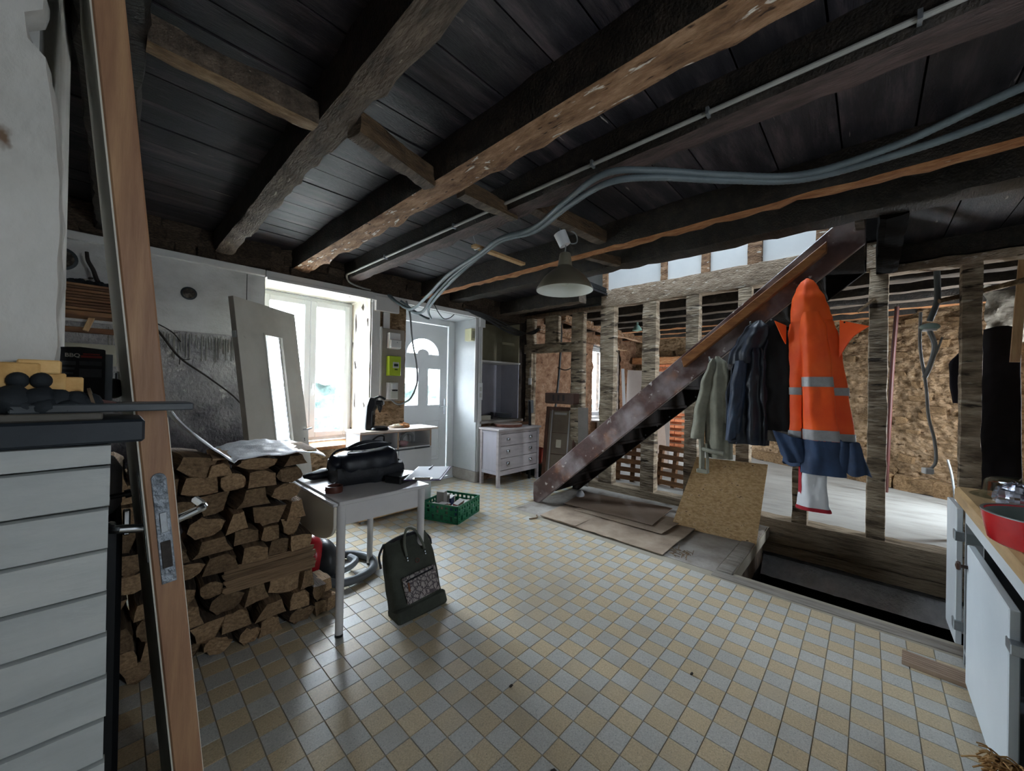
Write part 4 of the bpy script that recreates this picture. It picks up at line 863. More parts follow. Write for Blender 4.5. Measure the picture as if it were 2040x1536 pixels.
# ---- drop leaf table
tb = thing('drop_leaf_table', 'small white drop leaf table with one rounded leaf hanging at the firewood side', 'table', (1.14, 2.48, 0))
tablewhite = nm('white_table_lacquer', ['#c6c5c6', '#d3d2d3'], 2, rough=.25, spec=.6)
tx0, tx1, ty0, ty1 = .865, 1.445, 2.10, 2.86
pw(MB().box(tx0, tx1, ty0, ty1, .728, .75), 'table_top', tablewhite, tb, bevel=.003)
q = MB(); q.box(tx0+.03, tx1-.03, ty0+.025, ty0+.043, .61, .728); q.box(tx0+.03, tx1-.03, ty1-.043, ty1-.025, .61, .728); q.box(tx0+.02, tx0+.038, ty0+.04, ty1-.04, .61, .728); q.box(tx1-.038, tx1-.02, ty0+.04, ty1-.04, .61, .728)
pw(q, 'apron', tablewhite, tb)
for x, y in ((.885, 2.125), (1.40, 2.125), (.885, 2.82), (1.40, 2.82)):
    pw(MB().cyl((x, y, .012), (x, y, .728), .021, .024, n=18), 'leg', tablewhite, tb, smooth=True)
    pw(MB().cyl((x, y, 0), (x, y, .014), .022, n=18), 'foot_cap', blackplastic, tb)
lfp = [(ty0+.02, .735), (ty1-.02, .735)]
pl_ = [(ty1-.02, .72)] + [((ty0+ty1)/2+(ty1-ty0-.04)/2*math.cos(a), .62-.135*math.sin(a)) for a in [PI*i/24 for i in range(25)]] + [(ty0+.02, .72)]
pw(MB().prism(pl_, 'x', .842, .860), 'drop_leaf', nm('cream_leaf_lacquer', ['#cfc9bd', '#dad5ca'], 2, rough=.3), tb, bevel=.003)
pw(MB().box(.838, .866, ty0+.02, ty1-.02, .722, .738), 'leaf_edge', tablewhite, tb, bevel=.003)
# on the table: tape roll, duffel bag, pouch, case, clipboard with pen
tr_ = tag(MB().lathe([(.034, 0), (.042, 0), (.043, .022), (.042, .042), (.034, .042), (.033, .02), (.034, 0)], (0, 0, 0), 32).build('tape_roll', nm('brown_tape', ['#4b2c25', '#62392f'], 5, rough=.3), None, smooth=True), 'brown roll of packing tape at the front left corner of the white table', 'tape')
tr_.location = (.925, 2.33, .75); tr_.scale = (1.15, 1.15, .9)
bg_ = thing('duffel_bag', 'black duffel bag lying on the white drop leaf table', 'bag', (1.2, 2.5, .75), rz=.0)
leather = nm('black_coated_fabric', ['#0c0e15', '#161a24', '#1d222e'], 5, rough=.42, bump=.12, bscale=10)
def duf(u, v):
    # u along the bag, v around
    a = 2*PI*v; t = u*2-1; e = (1-abs(t)**5)**.5 if abs(t) < 1 else 0
    ca, sa = math.copysign(abs(math.cos(a))**.7, math.cos(a)), math.copysign(abs(math.sin(a))**.7, math.sin(a)); e = (1-abs(t)**9)**.5 if abs(t) < 1 else 0; x = t*.205; y = .125*e*ca*(1.02-.04*u); zz = .118+(.098*e*(.74+.34*u))*sa
    n_ = .006*noise.noise(V(x*16, y*16, zz*16))
    return (x, y+n_, max(.002, zz+n_))
Mb = Matrix.Rotation(-.14, 4, 'Z')
def bp(mb, name, mat, **k): mb.xf(Mb); return mb.build(name, mat, bg_, **k)
bp(MB().grid(duf, 30, 30), 'bag_body', leather, smooth=60)
bp(MB().hewn((-.21, 0, .06), (.215, .0, .06), .255, .115, 20, .012, 4), 'bag_base', blackcloth, smooth=60)
def flap(s):
    return lambda u, v: (-.13+.30*u, s*(.012+.045*math.sin(u*PI))+.012*v*s, .205+.030*math.sin(u*PI)*v+.012*v+.02*u)
bp(MB().sheet(flap(1), 16, 4, .006), 'opening_flap', leather, smooth=60); bp(MB().sheet(flap(-1), 16, 4, .006), 'opening_flap', leather, smooth=60)
bp(MB().grid(lambda u, v: (-.12+.28*u, -.012+.024*v+(.04*math.sin(u*PI))*(v*2-1), .196+.02*u), 12, 4), 'bag_inside', black)
bp(MB().blob((-.20, -.02, .135), (.045, .085, .05), 14, 10, .15, 1, 3), 'end_pocket', leather, smooth=60)
bp(MB().tube([(-.13, -.02, .225), (-.20, -.03, .21), (-.235, -.02, .16), (-.24, 0, .10)], .008, 6).tube([(.16, -.05, .15), (.23, -.06, .10), (.24, -.07, .05)], .008, 6), 'strap', blackcloth, smooth=True)
for x, y, zz in ((-.235, -.03, .16), (-.135, -.03, .222), (.222, -.065, .105)): bp(MB().obox((x, y, zz), (.022, .01, .014)), 'buckle', blackplastic, bevel=.002)
bp(MB().sheet(lambda u, v: (-.20-.10*u, -.10-.11*u+.022*v, .012+.02*(1-u)), 8, 2, .003), 'loose_strap_end', blackcloth)
o = MB().blob((0, 0, .03), (.15, .055, .034), 18, 10, .25, 1, 8).build('black_pouch', blackcloth, None, smooth=60); o.location = (1.03, 2.74, .747); o.rotation_euler = (0, 0, .25); tag(o, 'long soft black pouch on the table behind the tape roll', 'pouch')
o = MB().obox((0, 0, .025), (.20, .13, .05)).build('black_case', blackplastic, None, bevel=.008); o.location = (1.36, 2.30, .75); o.rotation_euler = (0, 0, .4); tag(o, 'flat black case under the clipboard on the white table', 'case')
o = thing('tape_measure', 'small black and yellow tape measure behind the clipboard', 'tape measure', (1.44, 2.62, .75)); pw(MB().box(1.41, 1.48, 2.60, 2.64, .752, .812), 'measure_body', blackplastic, o, bevel=.008); pw(MB().box(1.415, 1.44, 2.597, 2.601, .76, .80), 'yellow_label', nm('yellow_plastic', ['#c9a82c', '#d8b93c'], 2), o)
cb = thing('clipboard', 'purple edged clipboard with white paper resting on the flat black case', 'clipboard', (1.46, 2.13, .812), rot=(math.radians(3), math.radians(-2), -.86))
MB().box(-.12, .12, -.16, .16, 0, .006).build('board', nm('purple_clipboard', ['#3a2a52', '#4a3766'], 3, rough=.4), cb, bevel=.002)
MB().box(-.105, .105, -.145, .15, .006, .0085).build('paper_sheets', nm('white_paper', ['#dfe2ea', '#e8eaf0'], 2, rough=.7), cb)
MB().box(-.06, .06, -.165, -.135, .006, .012).cyl((-.05, -.15, .013), (.05, -.15, .013), .005).build('clip', chrome, cb, smooth=True)
o = thing('pen', 'dark pen lying on the clipboard paper', 'pen', (1.545, 2.225, .827), rz=.7); MB().cyl((-.06, 0, 0), (.05, 0, 0), .004).build('pen_barrel', nm('blue_grey_pen', ['#5a6478', '#6a7488'], 2, rough=.3), o, smooth=True); MB().cyl((.05, 0, 0), (.062, 0, -.001), .004, .001).build('pen_tip', chrome, o);

# ---- sideboard with coffee machine
sd = thing('sideboard', 'white sideboard with two open compartments below the window', 'sideboard', (2.14, 3.86, 0))
lami = nm('white_laminate', ['#c5c6c8', '#d2d3d5'], 2, rough=.4); rawedge = nm('raw_chipboard_edge', ['#a38670', '#b99c84'], 9, rough=.8)
sx0, sx1, sy0, sy1 = 1.71, 2.56, 3.70, 4.03
pw(MB().box(sx0-.01, 2.635, sy0-.03, sy1+.01, .895, .917), 'top_board', nm('pale_beech_laminate', ['#c2b2a6', '#cfc0b5'], 3, (1, 6, 1), rough=.4), sd, bevel=.002)
q = MB(); q.box(sx0, sx0+.018, sy0, sy1, .07, .895); q.box(sx1-.018, sx1, sy0, sy1, .07, .895); q.box(sx0, sx1, sy1-.01, sy1, .07, .895); q.box(2.125, 2.143, sy0, sy1-.01, .70, .895); q.box(sx0, sx1, sy0, sy1, .70, .716); q.box(sx0, sx1, sy0, sy1, .07, .088)
pw(q, 'carcass', lami, sd)
q = MB(); q.box(sx0, sx0+.018, sy0-.002, sy0, .70, .895); q.box(sx1-.018, sx1, sy0-.002, sy0, .70, .895); q.box(2.125, 2.143, sy0-.002, sy0, .70, .895); q.box(sx0, sx1, sy0-.002, sy0, .884, .895)
pw(q, 'edge_strip', rawedge, sd)
for a, b in ((sx0+.003, 2.13), (2.136, sx1-.003)): pw(MB().box(a, b, sy0-.018, sy0, .095, .685), 'cabinet_door', lami, sd, bevel=.002)
pw(MB().box(sx0-.02, sx1+.02, sy0-.05, sy1, .03, .07), 'plinth_board', pine_h, sd, bevel=.003)
for x in (sx0+.03, sx1-.05):
    for y in (sy0-.02, sy1-.04): pw(MB().box(x-.02, x+.02, y-.01, y+.03, 0, .031), 'foot', steel, sd)
cf = thing('coffee_machine', 'black pod coffee machine on the white sideboard', 'coffee machine', (1.93, 3.82, .917), rz=-.7)
MB().prism([(-.10, .0), (-.02, .0), (-.012, .20), (.02, .25), (.015, .335), (-.06, .345), (-.085, .26)], 'y', -.055, .055).build('machine_body', blackplastic, cf, bevel=.014)
MB().lathe([(0, 0), (.085, 0), (.10, .012), (.088, .030), (.06, .038), (0, .040)], (.045, 0, 0), 28).build('drip_base', blackplastic, cf, smooth=True)
MB().lathe([(0, .04), (.05, .041), (.051, .046), (0, .047)], (.05, 0, 0), 24).build('drip_tray', chrome, cf, smooth=True)
MB().box(-.02, .085, -.045, .045, .255, .315).build('brew_head', blackplastic, cf, bevel=.016); MB().cyl((.045, 0, .255), (.045, 0, .205), .028, .018).cyl((.045, 0, .205), (.045, 0, .185), .010).build('spout', blackplastic, cf, smooth=True)
MB().tube([(.0, -.03, .335), (.05, -.02, .352), (.10, 0, .325)], .012, 8).build('lid_lever', blackplastic, cf, smooth=True)
MB().grid(lambda u, v: (-.018+.006*math.sin(v*PI), -.05+.1*u, .05+.15*v), 6, 4).build('water_tank_front', glass('smoke_tint', '#8d9298', .25), cf)
pa_ = thing('crumpled_bag', 'crumpled orange and white paper bag on the sideboard top', 'paper bag', (2.27, 3.86, .917))
def crum(c, r, n_, mat, seed): return pw(MB().blob((c[0], c[1], c[2]), r, 14, 9, .8, 1, seed), n_, mat, pa_)
crum((2.24, 3.87, .935), (.10, .06, .022), 'white_part', nm('creased_white_paper', ['#d8c8b4', '#e6dccd'], 8, rough=.7), 5); crum((2.29, 3.84, .94), (.055, .045, .03), 'orange_part', nm('orange_paper', ['#b5703c', '#d59a62'], 12, rough=.6), 9); crum((2.33, 3.85, .938), (.035, .03, .028), 'orange_part', MATS['orange_paper'], 12)
o = MB().obox((1.90, 3.86, .745), (.30, .18, .055)).tube([(1.85, 3.8, .78), (1.93, 3.76, .85), (2.02, 3.8, .84), (2.05, 3.86, .76)], .010).build('black_appliance', blackplastic, None, smooth=True, bevel=.01); tag(o, 'dark appliance with a looped handle in the left sideboard compartment', 'appliance')
o = MB().blob((2.25, 3.80, .745), (.06, .05, .03), 14, 8, .4, 1, 3).build('pink_bag', nm('pinkish_plastic_bag', ['#a5757a', '#c9a9ac'], 14, rough=.4), None, smooth=60); tag(o, 'pinkish plastic bag in the right sideboard compartment', 'bag')
o = MB().tube([(2.27, 3.86, .735), (2.27, 3.85, .80), (2.33, 3.85, .85), (2.40, 3.85, .82), (2.41, 3.86, .735)], .016, 10).build('grey_hose_loop', greycable, None, smooth=True); tag(o, 'looped grey hose in the right sideboard compartment', 'hose')

# ---- canvas backpack leaning back
bk = thing('backpack', 'dark green canvas backpack with patterned front pocket standing on the tiles', 'backpack', (1.335, 1.96, 0), rot=(math.radians(-17), math.radians(-3), -.03))
canvas = nm('dark_green_canvas', ['#30332c', '#3d4139', '#494e45'], 6, rough=.8, bump=.2, bscale=90)
def pack(u, v):
    zz = .46*v; a = 2*PI*u; c, s = math.cos(a), math.sin(a); p = .55
    w = .168*(1-.04*v) if v < .82 else .168*(.967-.55*(v-.82)); d = .085*(1-.10*v) if v < .72 else .085*(.928-2.6*(v-.72))
    d = max(d, .018); k = 1 if v > .04 else .90+2.5*v
    x = w*k*math.copysign(abs(c)**p, c); y = .088+d*k*math.copysign(abs(s)**p, s)
    n_ = .006*noise.noise(V(x*12, y*12, zz*12)); return (x+n_, y+n_, max(0, zz))
MB().grid(pack, 48, 30).add([pack(i/24, 0) for i in range(24)], [list(range(24))]).build('bag_body', canvas, bk, smooth=60)
MB().tube([(-.125, .088, .452), (-.06, .075, .468), (.05, .075, .470), (.115, .088, .455)], .013, 8).build('frame_mouth', blackcloth, bk, smooth=True)
MB().prism([(-.172, .0), (.172, .0), (.168, .085), (-.168, .085)], 'y', -.004, .14).build('base_panel', canvas, bk, bevel=.012)
MB().tube([(-.145, .088, .46), (-.185, .09, .40), (-.19, .08, .33)], .007, 6).tube([(.14, .088, .45), (.175, .09, .40), (.182, .1, .36)], .007, 6).build('side_buckle_strap', blackcloth, bk, smooth=True)
MB().tube([(-.055, -.004, .36), (-.05, .01, .43), (-.01, .045, .50), (.03, .05, .505), (.06, .035, .47), (.07, .005, .40), (.07, -.006, .365)], .008, 8).build('grab_handle', nm('grey_green_webbing', ['#5b5f55', '#6c7065'], 9), bk, smooth=True)
for x in (-.055, .07):
    for zz in (.350, .335): MB().cyl((x, -.004, zz), (x, -.010, zz), .0045, n=8).build('rivet', chrome, bk)
snake = bpy.data.materials.new('leaf_print_fabric'); snake.use_nodes = True
_N = snake.node_tree.nodes; _L = snake.node_tree.links; _v = _N.new('ShaderNodeTexVoronoi'); _v.feature = 'DISTANCE_TO_EDGE'; _v.inputs['Scale'].default_value = 34; _t = _N.new('ShaderNodeTexCoord'); _w = _N.new('ShaderNodeTexWave'); _w.inputs['Scale'].default_value = 40; _w.inputs['Distortion'].default_value = 9
_L.new(_t.outputs['Object'], _v.inputs['Vector']); _L.new(_t.outputs['Object'], _w.inputs['Vector'])
_m = _N.new('ShaderNodeMath'); _m.operation = 'MULTIPLY'; _mr = _N.new('ShaderNodeMath'); _mr.operation = 'MULTIPLY'; _mr.inputs[1].default_value = 7.0; _L.new(_v.outputs['Distance'], _mr.inputs[0]); _L.new(_mr.outputs[0], _m.inputs[0]); _L.new(_w.outputs['Fac'], _m.inputs[1])
_r = _N.new('ShaderNodeValToRGB'); _r.color_ramp.elements[0].position = .25; _r.color_ramp.elements[0].color = lin('#4a4348'); _r.color_ramp.elements[1].position = .6; _r.color_ramp.elements[1].color = lin('#b3aba8'); _L.new(_m.outputs[0], _r.inputs[0]); _L.new(_r.outputs[0], _N['Principled BSDF'].inputs['Base Color']); _N['Principled BSDF'].inputs['Roughness'].default_value = .7
MB().prism([(-.100, .095), (.125, .10), (.118, .255), (-.112, .250)], 'y', -.016, .004).build('front_pocket', snake, bk, bevel=.005)
MB().tube([(-.095, -.017, .225), (.10, -.017, .235)], .0055, 6).build('pocket_zip', blackcloth, bk); MB().box(-.086, -.074, -.021, -.016, .165, .215).build('leather_zip_pull', nm('tan_leather', ['#6a3f26', '#7e5034'], 5), bk, bevel=.002)
MB().lathe([(.010, 0), (.014, 0), (.014, .002), (.010, .002), (.010, 0)], (.008, -.006, .315), 20, M=Matrix.Rotation(PI/2, 4, 'X')).build('round_emblem', nm('dull_red_stitch', ['#5a2f26', '#6b3a2f'], 5), bk)

# ---- vacuum cleaner
vc = thing('vacuum_cleaner', 'red and dark grey canister vacuum under the drop leaf table', 'vacuum cleaner', (1.03, 2.80, 0))
redp = nm('red_plastic', ['#a01420', '#b31c28'], 2, rough=.3); dgrey = nm('dark_grey_plastic', ['#26282b', '#34363a'], 3, rough=.4); hosem = nm('grey_vacuum_hose', ['#5a5f63', '#70757a'], 4, rough=.45)
pw(MB().blob((.985, 2.86, .17), (.085, .14, .155), 20, 14), 'red_cover', redp, vc, smooth=80)
pw(MB().blob((1.06, 2.82, .14), (.085, .15, .14), 20, 14), 'body', dgrey, vc, smooth=80)
pw(MB().box(.90, 1.14, 2.70, 2.98, .012, .075), 'base', dgrey, vc, bevel=.02)
for x, y in ((.93, 2.73), (1.13, 2.75)): pw(MB().cyl((x-.012, y, .045), (x+.012, y, .045), .045, n=20), 'wheel', blackplastic, vc, smooth=True)
pw(MB().lathe([(.0, 0), (.05, 0), (.055, .012), (.03, .02), (0, .02)], (1.145, 2.80, .13), 20, M=Matrix.Rotation(PI/2, 4, 'Y')), 'round_cap', hosem, vc, smooth=True)
pw(MB().tube([(1.0, 2.68, .06), (1.08, 2.60, .045), (1.22, 2.60, .035), (1.36, 2.68, .032), (1.42, 2.84, .032), (1.36, 2.99, .032), (1.22, 3.04, .05), (1.10, 2.99, .09)], .028, 10, sub=26, rib=.07), 'hose', hosem, vc, smooth=60)
pw(MB().tube([(1.10, 2.74, .05), (1.20, 2.73, .07), (1.27, 2.78, .08), (1.27, 2.88, .075)], .024, 10), 'hose_grip', nm('grey_grip', ['#7e8387', '#8f9498'], 4, rough=.4), vc, smooth=True)

# ---- green crate of packets
ga = math.atan2(.173, .444)
cr = thing('green_crate', 'low green plastic crate of small packets on the tiles before the front door', 'crate', (2.409, 2.994, 0), rz=ga)
greenp = nm('green_crate_plastic', ['#0f5a3c', '#176a48', '#1f7852'], 4, rough=.4)
cw, cdp, chh = .478, .44, .18
def crate_side(n_cols, length, place):
    m = MB()
    def bar(a, b, z0, z1): m.box(a, b, 0, .014, z0, z1)
    bar(0, length, chh-.022, chh); bar(0, length, 0, .02); bar(0, length, .072, .085); bar(0, length, .118, .130)
    for i in range(n_cols+1): a = length*i/n_cols; bar(max(0, a-.010), min(length, a+.010), 0, chh)
    for i in range(n_cols):
        if i % 2 == 0: a = length*i/n_cols; bar(a, a+length/n_cols, .03, .062)
        else: a = length*i/n_cols; bar(a, a+length/n_cols, .09, .118)
    return m.xf(place).build('crate_side', greenp, cr)
crate_side(9, cw, Matrix()); crate_side(9, cw, Matrix.Translation((0, cdp-.014, 0)))
crate_side(8, cdp, Matrix.Translation((.014, 0, 0)) @ Matrix.Rotation(PI/2, 4, 'Z')); crate_side(8, cdp, Matrix.Translation((cw, 0, 0)) @ Matrix.Rotation(PI/2, 4, 'Z'))
MB().box(.01, cw-.01, .01, cdp-.01, 0, .012).build('crate_floor', greenp, cr)
def packet(x, y, z, sx, sy, sz, col, lab, rz=0, band=None, tilt=0, nm_='packet'):
    p = Vector((2.409, 2.994, 0)) + Matrix.Rotation(ga, 3, 'Z') @ Vector((x, y, 0))
    t = thing(nm_, lab, 'packet', (p.x, p.y, z), group='small packets in the green crate', rot=(tilt, 0, ga+rz))
    MB().box(-sx/2, sx/2, -sy/2, sy/2, 0, sz).build('packet_box', nm('card_'+col, ['#'+col, '#'+col], 3, rough=.5), t, bevel=.003)
    MB().box(-sx/2-.0005, sx/2+.0005, -sy/2-.0005, sy/2+.0005, sz-.004, sz+.0008).build('packet_lid', nm('pale_card_top', ['#b5b2b0', '#c6c3c1'], 4), t)
    if band:
        for k in range(3): MB().box(-sx/2+sx*(.08+.31*k), -sx/2+sx*(.30+.31*k), -sy/2-.001, -sy/2, sz*.25, sz*.85).build('packet_panel', nm('card_'+band, ['#'+band, '#'+band], 3, rough=.5), t)
packet(.17, .30, .10, .085, .085, .165, '8f8a85', 'tallest pale grey packet standing in the green crate', .1)
packet(.25, .31, .095, .075, .08, .12, '9a958d', 'pale packet with a dark slot right of the tallest packet', .05, '3a352f')
packet(.17, .12, .06, .19, .05, .12, '8a3432', 'red packet with white squares in the crate front', .12, 'b9a6a0', .25)
packet(.07, .085, .06, .10, .07, .10, '2c3d68', 'dark blue striped packet at the near crate corner', .2)
packet(.055, .22, .07, .09, .08, .105, '7d7268', 'brownish square packet at the left crate end', -.1)
packet(.05, .32, .06, .07, .06, .10, '3a6578', 'teal packet in the far left crate corner', .1)
packet(.12, .22, .05, .10, .05, .10, 'b08a5c', 'tan packet in the middle of the green crate', -.2)
packet(.33, .30, .06, .12, .07, .10, '27325e', 'navy packet in the rear right of the crate', .25)
packet(.31, .15, .03, .12, .10, .09, '8fa0ad', 'pale blue flat packet in the crate centre right', .1)
packet(.41, .17, .03, .09, .13, .085, 'aeb8c0', 'white blue packet at the right crate end', -.05)
packet(.415, .32, .05, .05, .06, .10, 'c2bca8', 'cream packet in the rear right crate corner', .1)

# ---- chest of drawers with boards on top
ch = thing('chest_of_drawers', 'greyish white three drawer chest with cup handles right of the front door', 'chest of drawers', (4.1, 3.9, 0))
wash = nm('white_stained_pine', ['#a59b9b', '#b9b0b0', '#c4bcbc'], 3, (1, 1, 5), rough=.5, bump=.05); washs = nm('white_stained_side', ['#b5b1b9', '#c3bfc7'], 3, (5, 5, .7), rough=.5)
X0, X1, YA, YB = 3.665, 4.545, 3.70, 4.085
pw(MB().box(X0-.02, X1+.025, YA-.02, YB+.01, .785, .81), 'top', wash, ch, bevel=.003)
for x in (X0, X1-.045):
    for y in (YA, YB-.045): pw(MB().box(x, x+.045, y, y+.045, 0, .785), 'leg', wash, ch, bevel=.003)
pw(MB().box(X0+.012, X0+.026, YA+.045, YB-.045, .17, .785), 'side_panel', washs, ch); pw(MB().box(X1-.026, X1-.012, YA+.045, YB-.045, .17, .785), 'side_panel', wash, ch); pw(MB().box(X0+.04, X1-.04, YB-.03, YB-.02, .17, .785), 'back_panel', wash, ch)
for za, zb in ((.17, .215), (.74, .785)): pw(MB().box(X0+.002, X0+.03, YA+.045, YB-.045, za, zb), 'side_rail', washs, ch)
for za, zb in ((.16, .225), (.74, .785)): pw(MB().box(X0+.045, X1-.045, YA+.004, YA+.03, za, zb), 'front_rail', wash, ch)
pw(MB().box(X0+.03, X1-.03, YA+.04, YB-.03, .16, .175), 'bottom_panel', wash, ch)
for k in range(3):
    z0 = .232+.169*k; dr = pw(MB().box(X0+.05, X1-.05, YA+.006, YA+.026, z0, z0+.162), 'drawer', wash, ch, bevel=.003)
    for x in (X0+.20, X1-.20):
        cup = MB(); cup.grid(lambda u, v: (x-.034*math.cos(PI*u), YA+.006-.026*math.sin(PI*u)*math.sin(PI/2*v)**.7, z0+.075+.030*math.sin(PI*u)*1.0*math.cos(PI/2*v)), 12, 6); cup.box(x-.036, x+.036, YA+.003, YA+.006, z0+.072, z0+.108)
        cup.xf(Matrix.Translation(-ch.location)); cup.build('cup_handle', chrome, dr, smooth=True)
o = MB().lathe([(0, 0), (.20, 0), (.215, .006), (.215, .040), (.20, .045), (0, .045)], (0, 0, 0), 48).build('round_board', nm('pale_round_board_top', ['#a89388', '#bba89d'], 3, (5, 1, 1), rough=.5), None, smooth=True, bevel=.002); o.location = (4.08, 3.93, .811); tag(o, 'large round wooden board lying on the white chest', 'board')
MB().lathe([(.2155, .004), (.2165, .02), (.2155, .041)], (0, 0, 0), 48).build('bark_rim', nm('reddish_bark_rim', ['#5a3226', '#74483a', '#8a5a48'], 12, rough=.7, bump=.4), o, smooth=True)
o = MB().box(-.20, .20, -.05, .05, 0, .035).build('plank_offcut', nm('brown_offcut', ['#6a4f3c', '#86684f'], 4, (1, 6, 6), rough=.7), None, bevel=.004); o.location = (4.40, 3.99, .811); o.rotation_euler = (0, 0, .1); tag(o, 'brown plank offcut beside the round board on the white chest', 'plank')
# niche contents
o = MB().box(3.80, 4.02, 4.24, 4.36, .886, .955).build('white_carton', nm('ivory_card', ['#b9b4a4', '#c9c4b4'], 3), None, bevel=.003); tag(o, 'flat ivory carton on the niche slab behind the chest', 'box')
dt = thing('power_tool', 'small black power tool lying on the niche slab', 'tool', (4.1, 4.36, .886)); pw(MB().cyl((4.02, 4.36, .93), (4.16, 4.36, .95), .03, .035), 'tool_body', blackplastic, dt, smooth=True); pw(MB().obox((4.15, 4.36, .94), (.05, .05, .105), ry=.2), 'tool_grip', blackplastic, dt, bevel=.01); pw(MB().cyl((4.02, 4.36, .93), (3.98, 4.36, .925), .012), 'tool_chuck', steel, dt, smooth=True)
for k in range(3):
    o = MB().lathe([(.05, 0), (.09, .004), (.128, .028), (.130, .031), (.09, .010), (.05, .005), (0, .005)], (0, 0, 0), 32).build('dish', nm('pale_grey_crockery', ['#8f949a', '#a5aab0'], 2, rough=.35), None, smooth=60); o.location = (4.43, 4.36, .886+.030*k); tag(o, ['bottom', 'middle', 'top'][k]+' shallow grey dish of the stack on the niche slab', 'dish', 'stacked dishes in the niche')
o = MB().lathe([(0, 0), (.022, .002), (.026, .02), (.012, .035), (.018, .06), (.024, .085), (.005, .11), (0, .11)], (0, 0, 0), 16).build('pink_figurine', nm('pink_plastic', ['#a8405c', '#bd5270'], 3, rough=.4), None, smooth=60); o.location = (3.80, 4.26, 1.793); tag(o, 'small pink ornament on the upper niche shelf', 'ornament')
MB().tube([(0, 0, .08), (.02, 0, .11), (.014, 0, .14)], .008, 6).tube([(0, 0, .08), (-.02, 0, .115), (-.02, 0, .145)], .008, 6).build('pink_prong', MATS['pink_plastic'], o, smooth=True)
o = MB().blob((0, 0, 0), (.02, .07, .13), 18, 12, .25, 1, 2).build('green_ornament', nm('dark_green_foliage', ['#12351f', '#1f4a2c', '#2f6440'], 26, rough=.6, bump=.6), None, smooth=60); o.location = (3.763, 4.30, 1.36); tag(o, 'round dark green bunch hanging at the left side of the niche', 'ornament')
# ---- under and beside the stairs: cardboard, boards
def flat_sheet(name, pts, z, th, mat, label, cat, amp=.004, n=14, seed=0):
    """pts: four ground corners in order; a slightly wavy sheet"""
    a, b, c, d = [Vector((*p, 0)) for p in pts]
    def fn(u, v):
        p = a.lerp(b, u).lerp(d.lerp(c, u), v); return (p.x+.004*noise.noise(V(v*9, u*9, seed)), p.y, z+th+abs(amp*noise.noise(V(p.x*5, p.y*5, seed))*1.6))
    o = MB().sheet(fn, n, n, th).build(name, mat, None, smooth=60); return tag(o, label, cat)
flat_sheet('cardboard_mat', [(3.20, 1.25), (3.20, 2.56), (4.25, 2.62), (4.22, 1.25)], .002, .006, cardboard, 'large worn cardboard mat on the floor under the stairs', 'cardboard', .012)
flat_sheet('cardboard_flap', [(3.195, 2.12), (3.195, 2.57), (3.62, 2.60), (3.62, 2.12)], .014, .004, cardboard, 'small cardboard flap at the stair foot on top of the large mat', 'cardboard', .006, 10, 2)
flat_sheet('cardboard_sheet', [(3.60, 1.42), (3.58, 2.40), (4.10, 2.42), (4.12, 1.40)], .026, .004, cardboard, 'middle cardboard sheet lying under the darker brown sheet', 'cardboard', .006, 10, 3)
flat_sheet('brown_cardboard_sheet', [(3.72, 1.56), (3.66, 2.58), (4.26, 2.70), (4.42, 1.62)], .040, .004, cardboard2, 'smooth brown cardboard sheet, topmost of the sheets under the stairs', 'cardboard', .004, 10, 4)
flat_sheet('newspaper', [(4.13, 1.36), (4.12, 1.60), (4.33, 1.62), (4.34, 1.36)], .022, .002, nm('printed_newspaper', ['#a5a19c', '#c9c6c2'], 40, (1, 6, 1), rough=.8), 'small printed paper sheet on the cardboard beside the leaning board', 'paper', .003, 6, 5)
o = MB()
for k in range(26): a = rnd.uniform(0, PI); x, y = 3.30+rnd.uniform(-.05, .16), 1.14+rnd.uniform(-.09, .07); o.tube([(x, y, .006), (x+.05*math.cos(a), y+.05*math.sin(a), .012+rnd.random()*.015)], .003, 4, smooth=False)
o = o.build('straw_litter', nm('brown_litter', ['#5c4733', '#8a7050'], 20), None, kind='stuff'); tag(o, 'brown straw litter at the torn corner of the cardboard mat', 'litter')
ob = MB().add([(3.99, 1.47, .0), (4.06, .735, .0), (4.33, .70, .70), (4.29, 1.33, .69), (4.003, 1.472, -.003+.004), (4.075, .737, .001), (4.345, .702, .695), (4.305, 1.332, .685)], [(0,1,2,3),(7,6,5,4),(0,4,5,1),(1,5,6,2),(2,6,7,3),(3,7,4,0)]).build('leaning_osb_board', osb, None); tag(ob, 'square flake board leaning on the partition behind the cardboard', 'board')
o = MB().blob((4.05, 2.62, .06), (.06, .05, .06), 12, 8, .3, 1, 4).build('white_cloth', nm('pale_rag', ['#a5a5a8', '#bdbdc0'], 6), None, smooth=60); tag(o, 'small pale rag under the lower stair steps', 'rag')
# strip lying by the pit
gb = thing('grooved_plank', 'grooved decking plank on the tiles beside the kitchen cabinet', 'plank', (2.9, -.27, 0))
dk = nm('pinkish_decking_wood', ['#8f7866', '#a58d79', '#b59f8c'], 4, (6, 1, 6), rough=.75, bump=.2)
gM2 = Matrix.Translation((2.895, -.14, 0)) @ Matrix.Rotation(math.radians(-93.5), 4, 'Z')
def gpk(m, n_): m.xf(gM2); return pw(m, n_, dk, gb)
gpk(MB().box(0, .75, -.062, .062, .001, .016), 'plank_core')
for k in range(6): gpk(MB().box(0, .75, -.062+.0213*k, -.062+.0213*k+.0165, .016, .021), 'ridge')

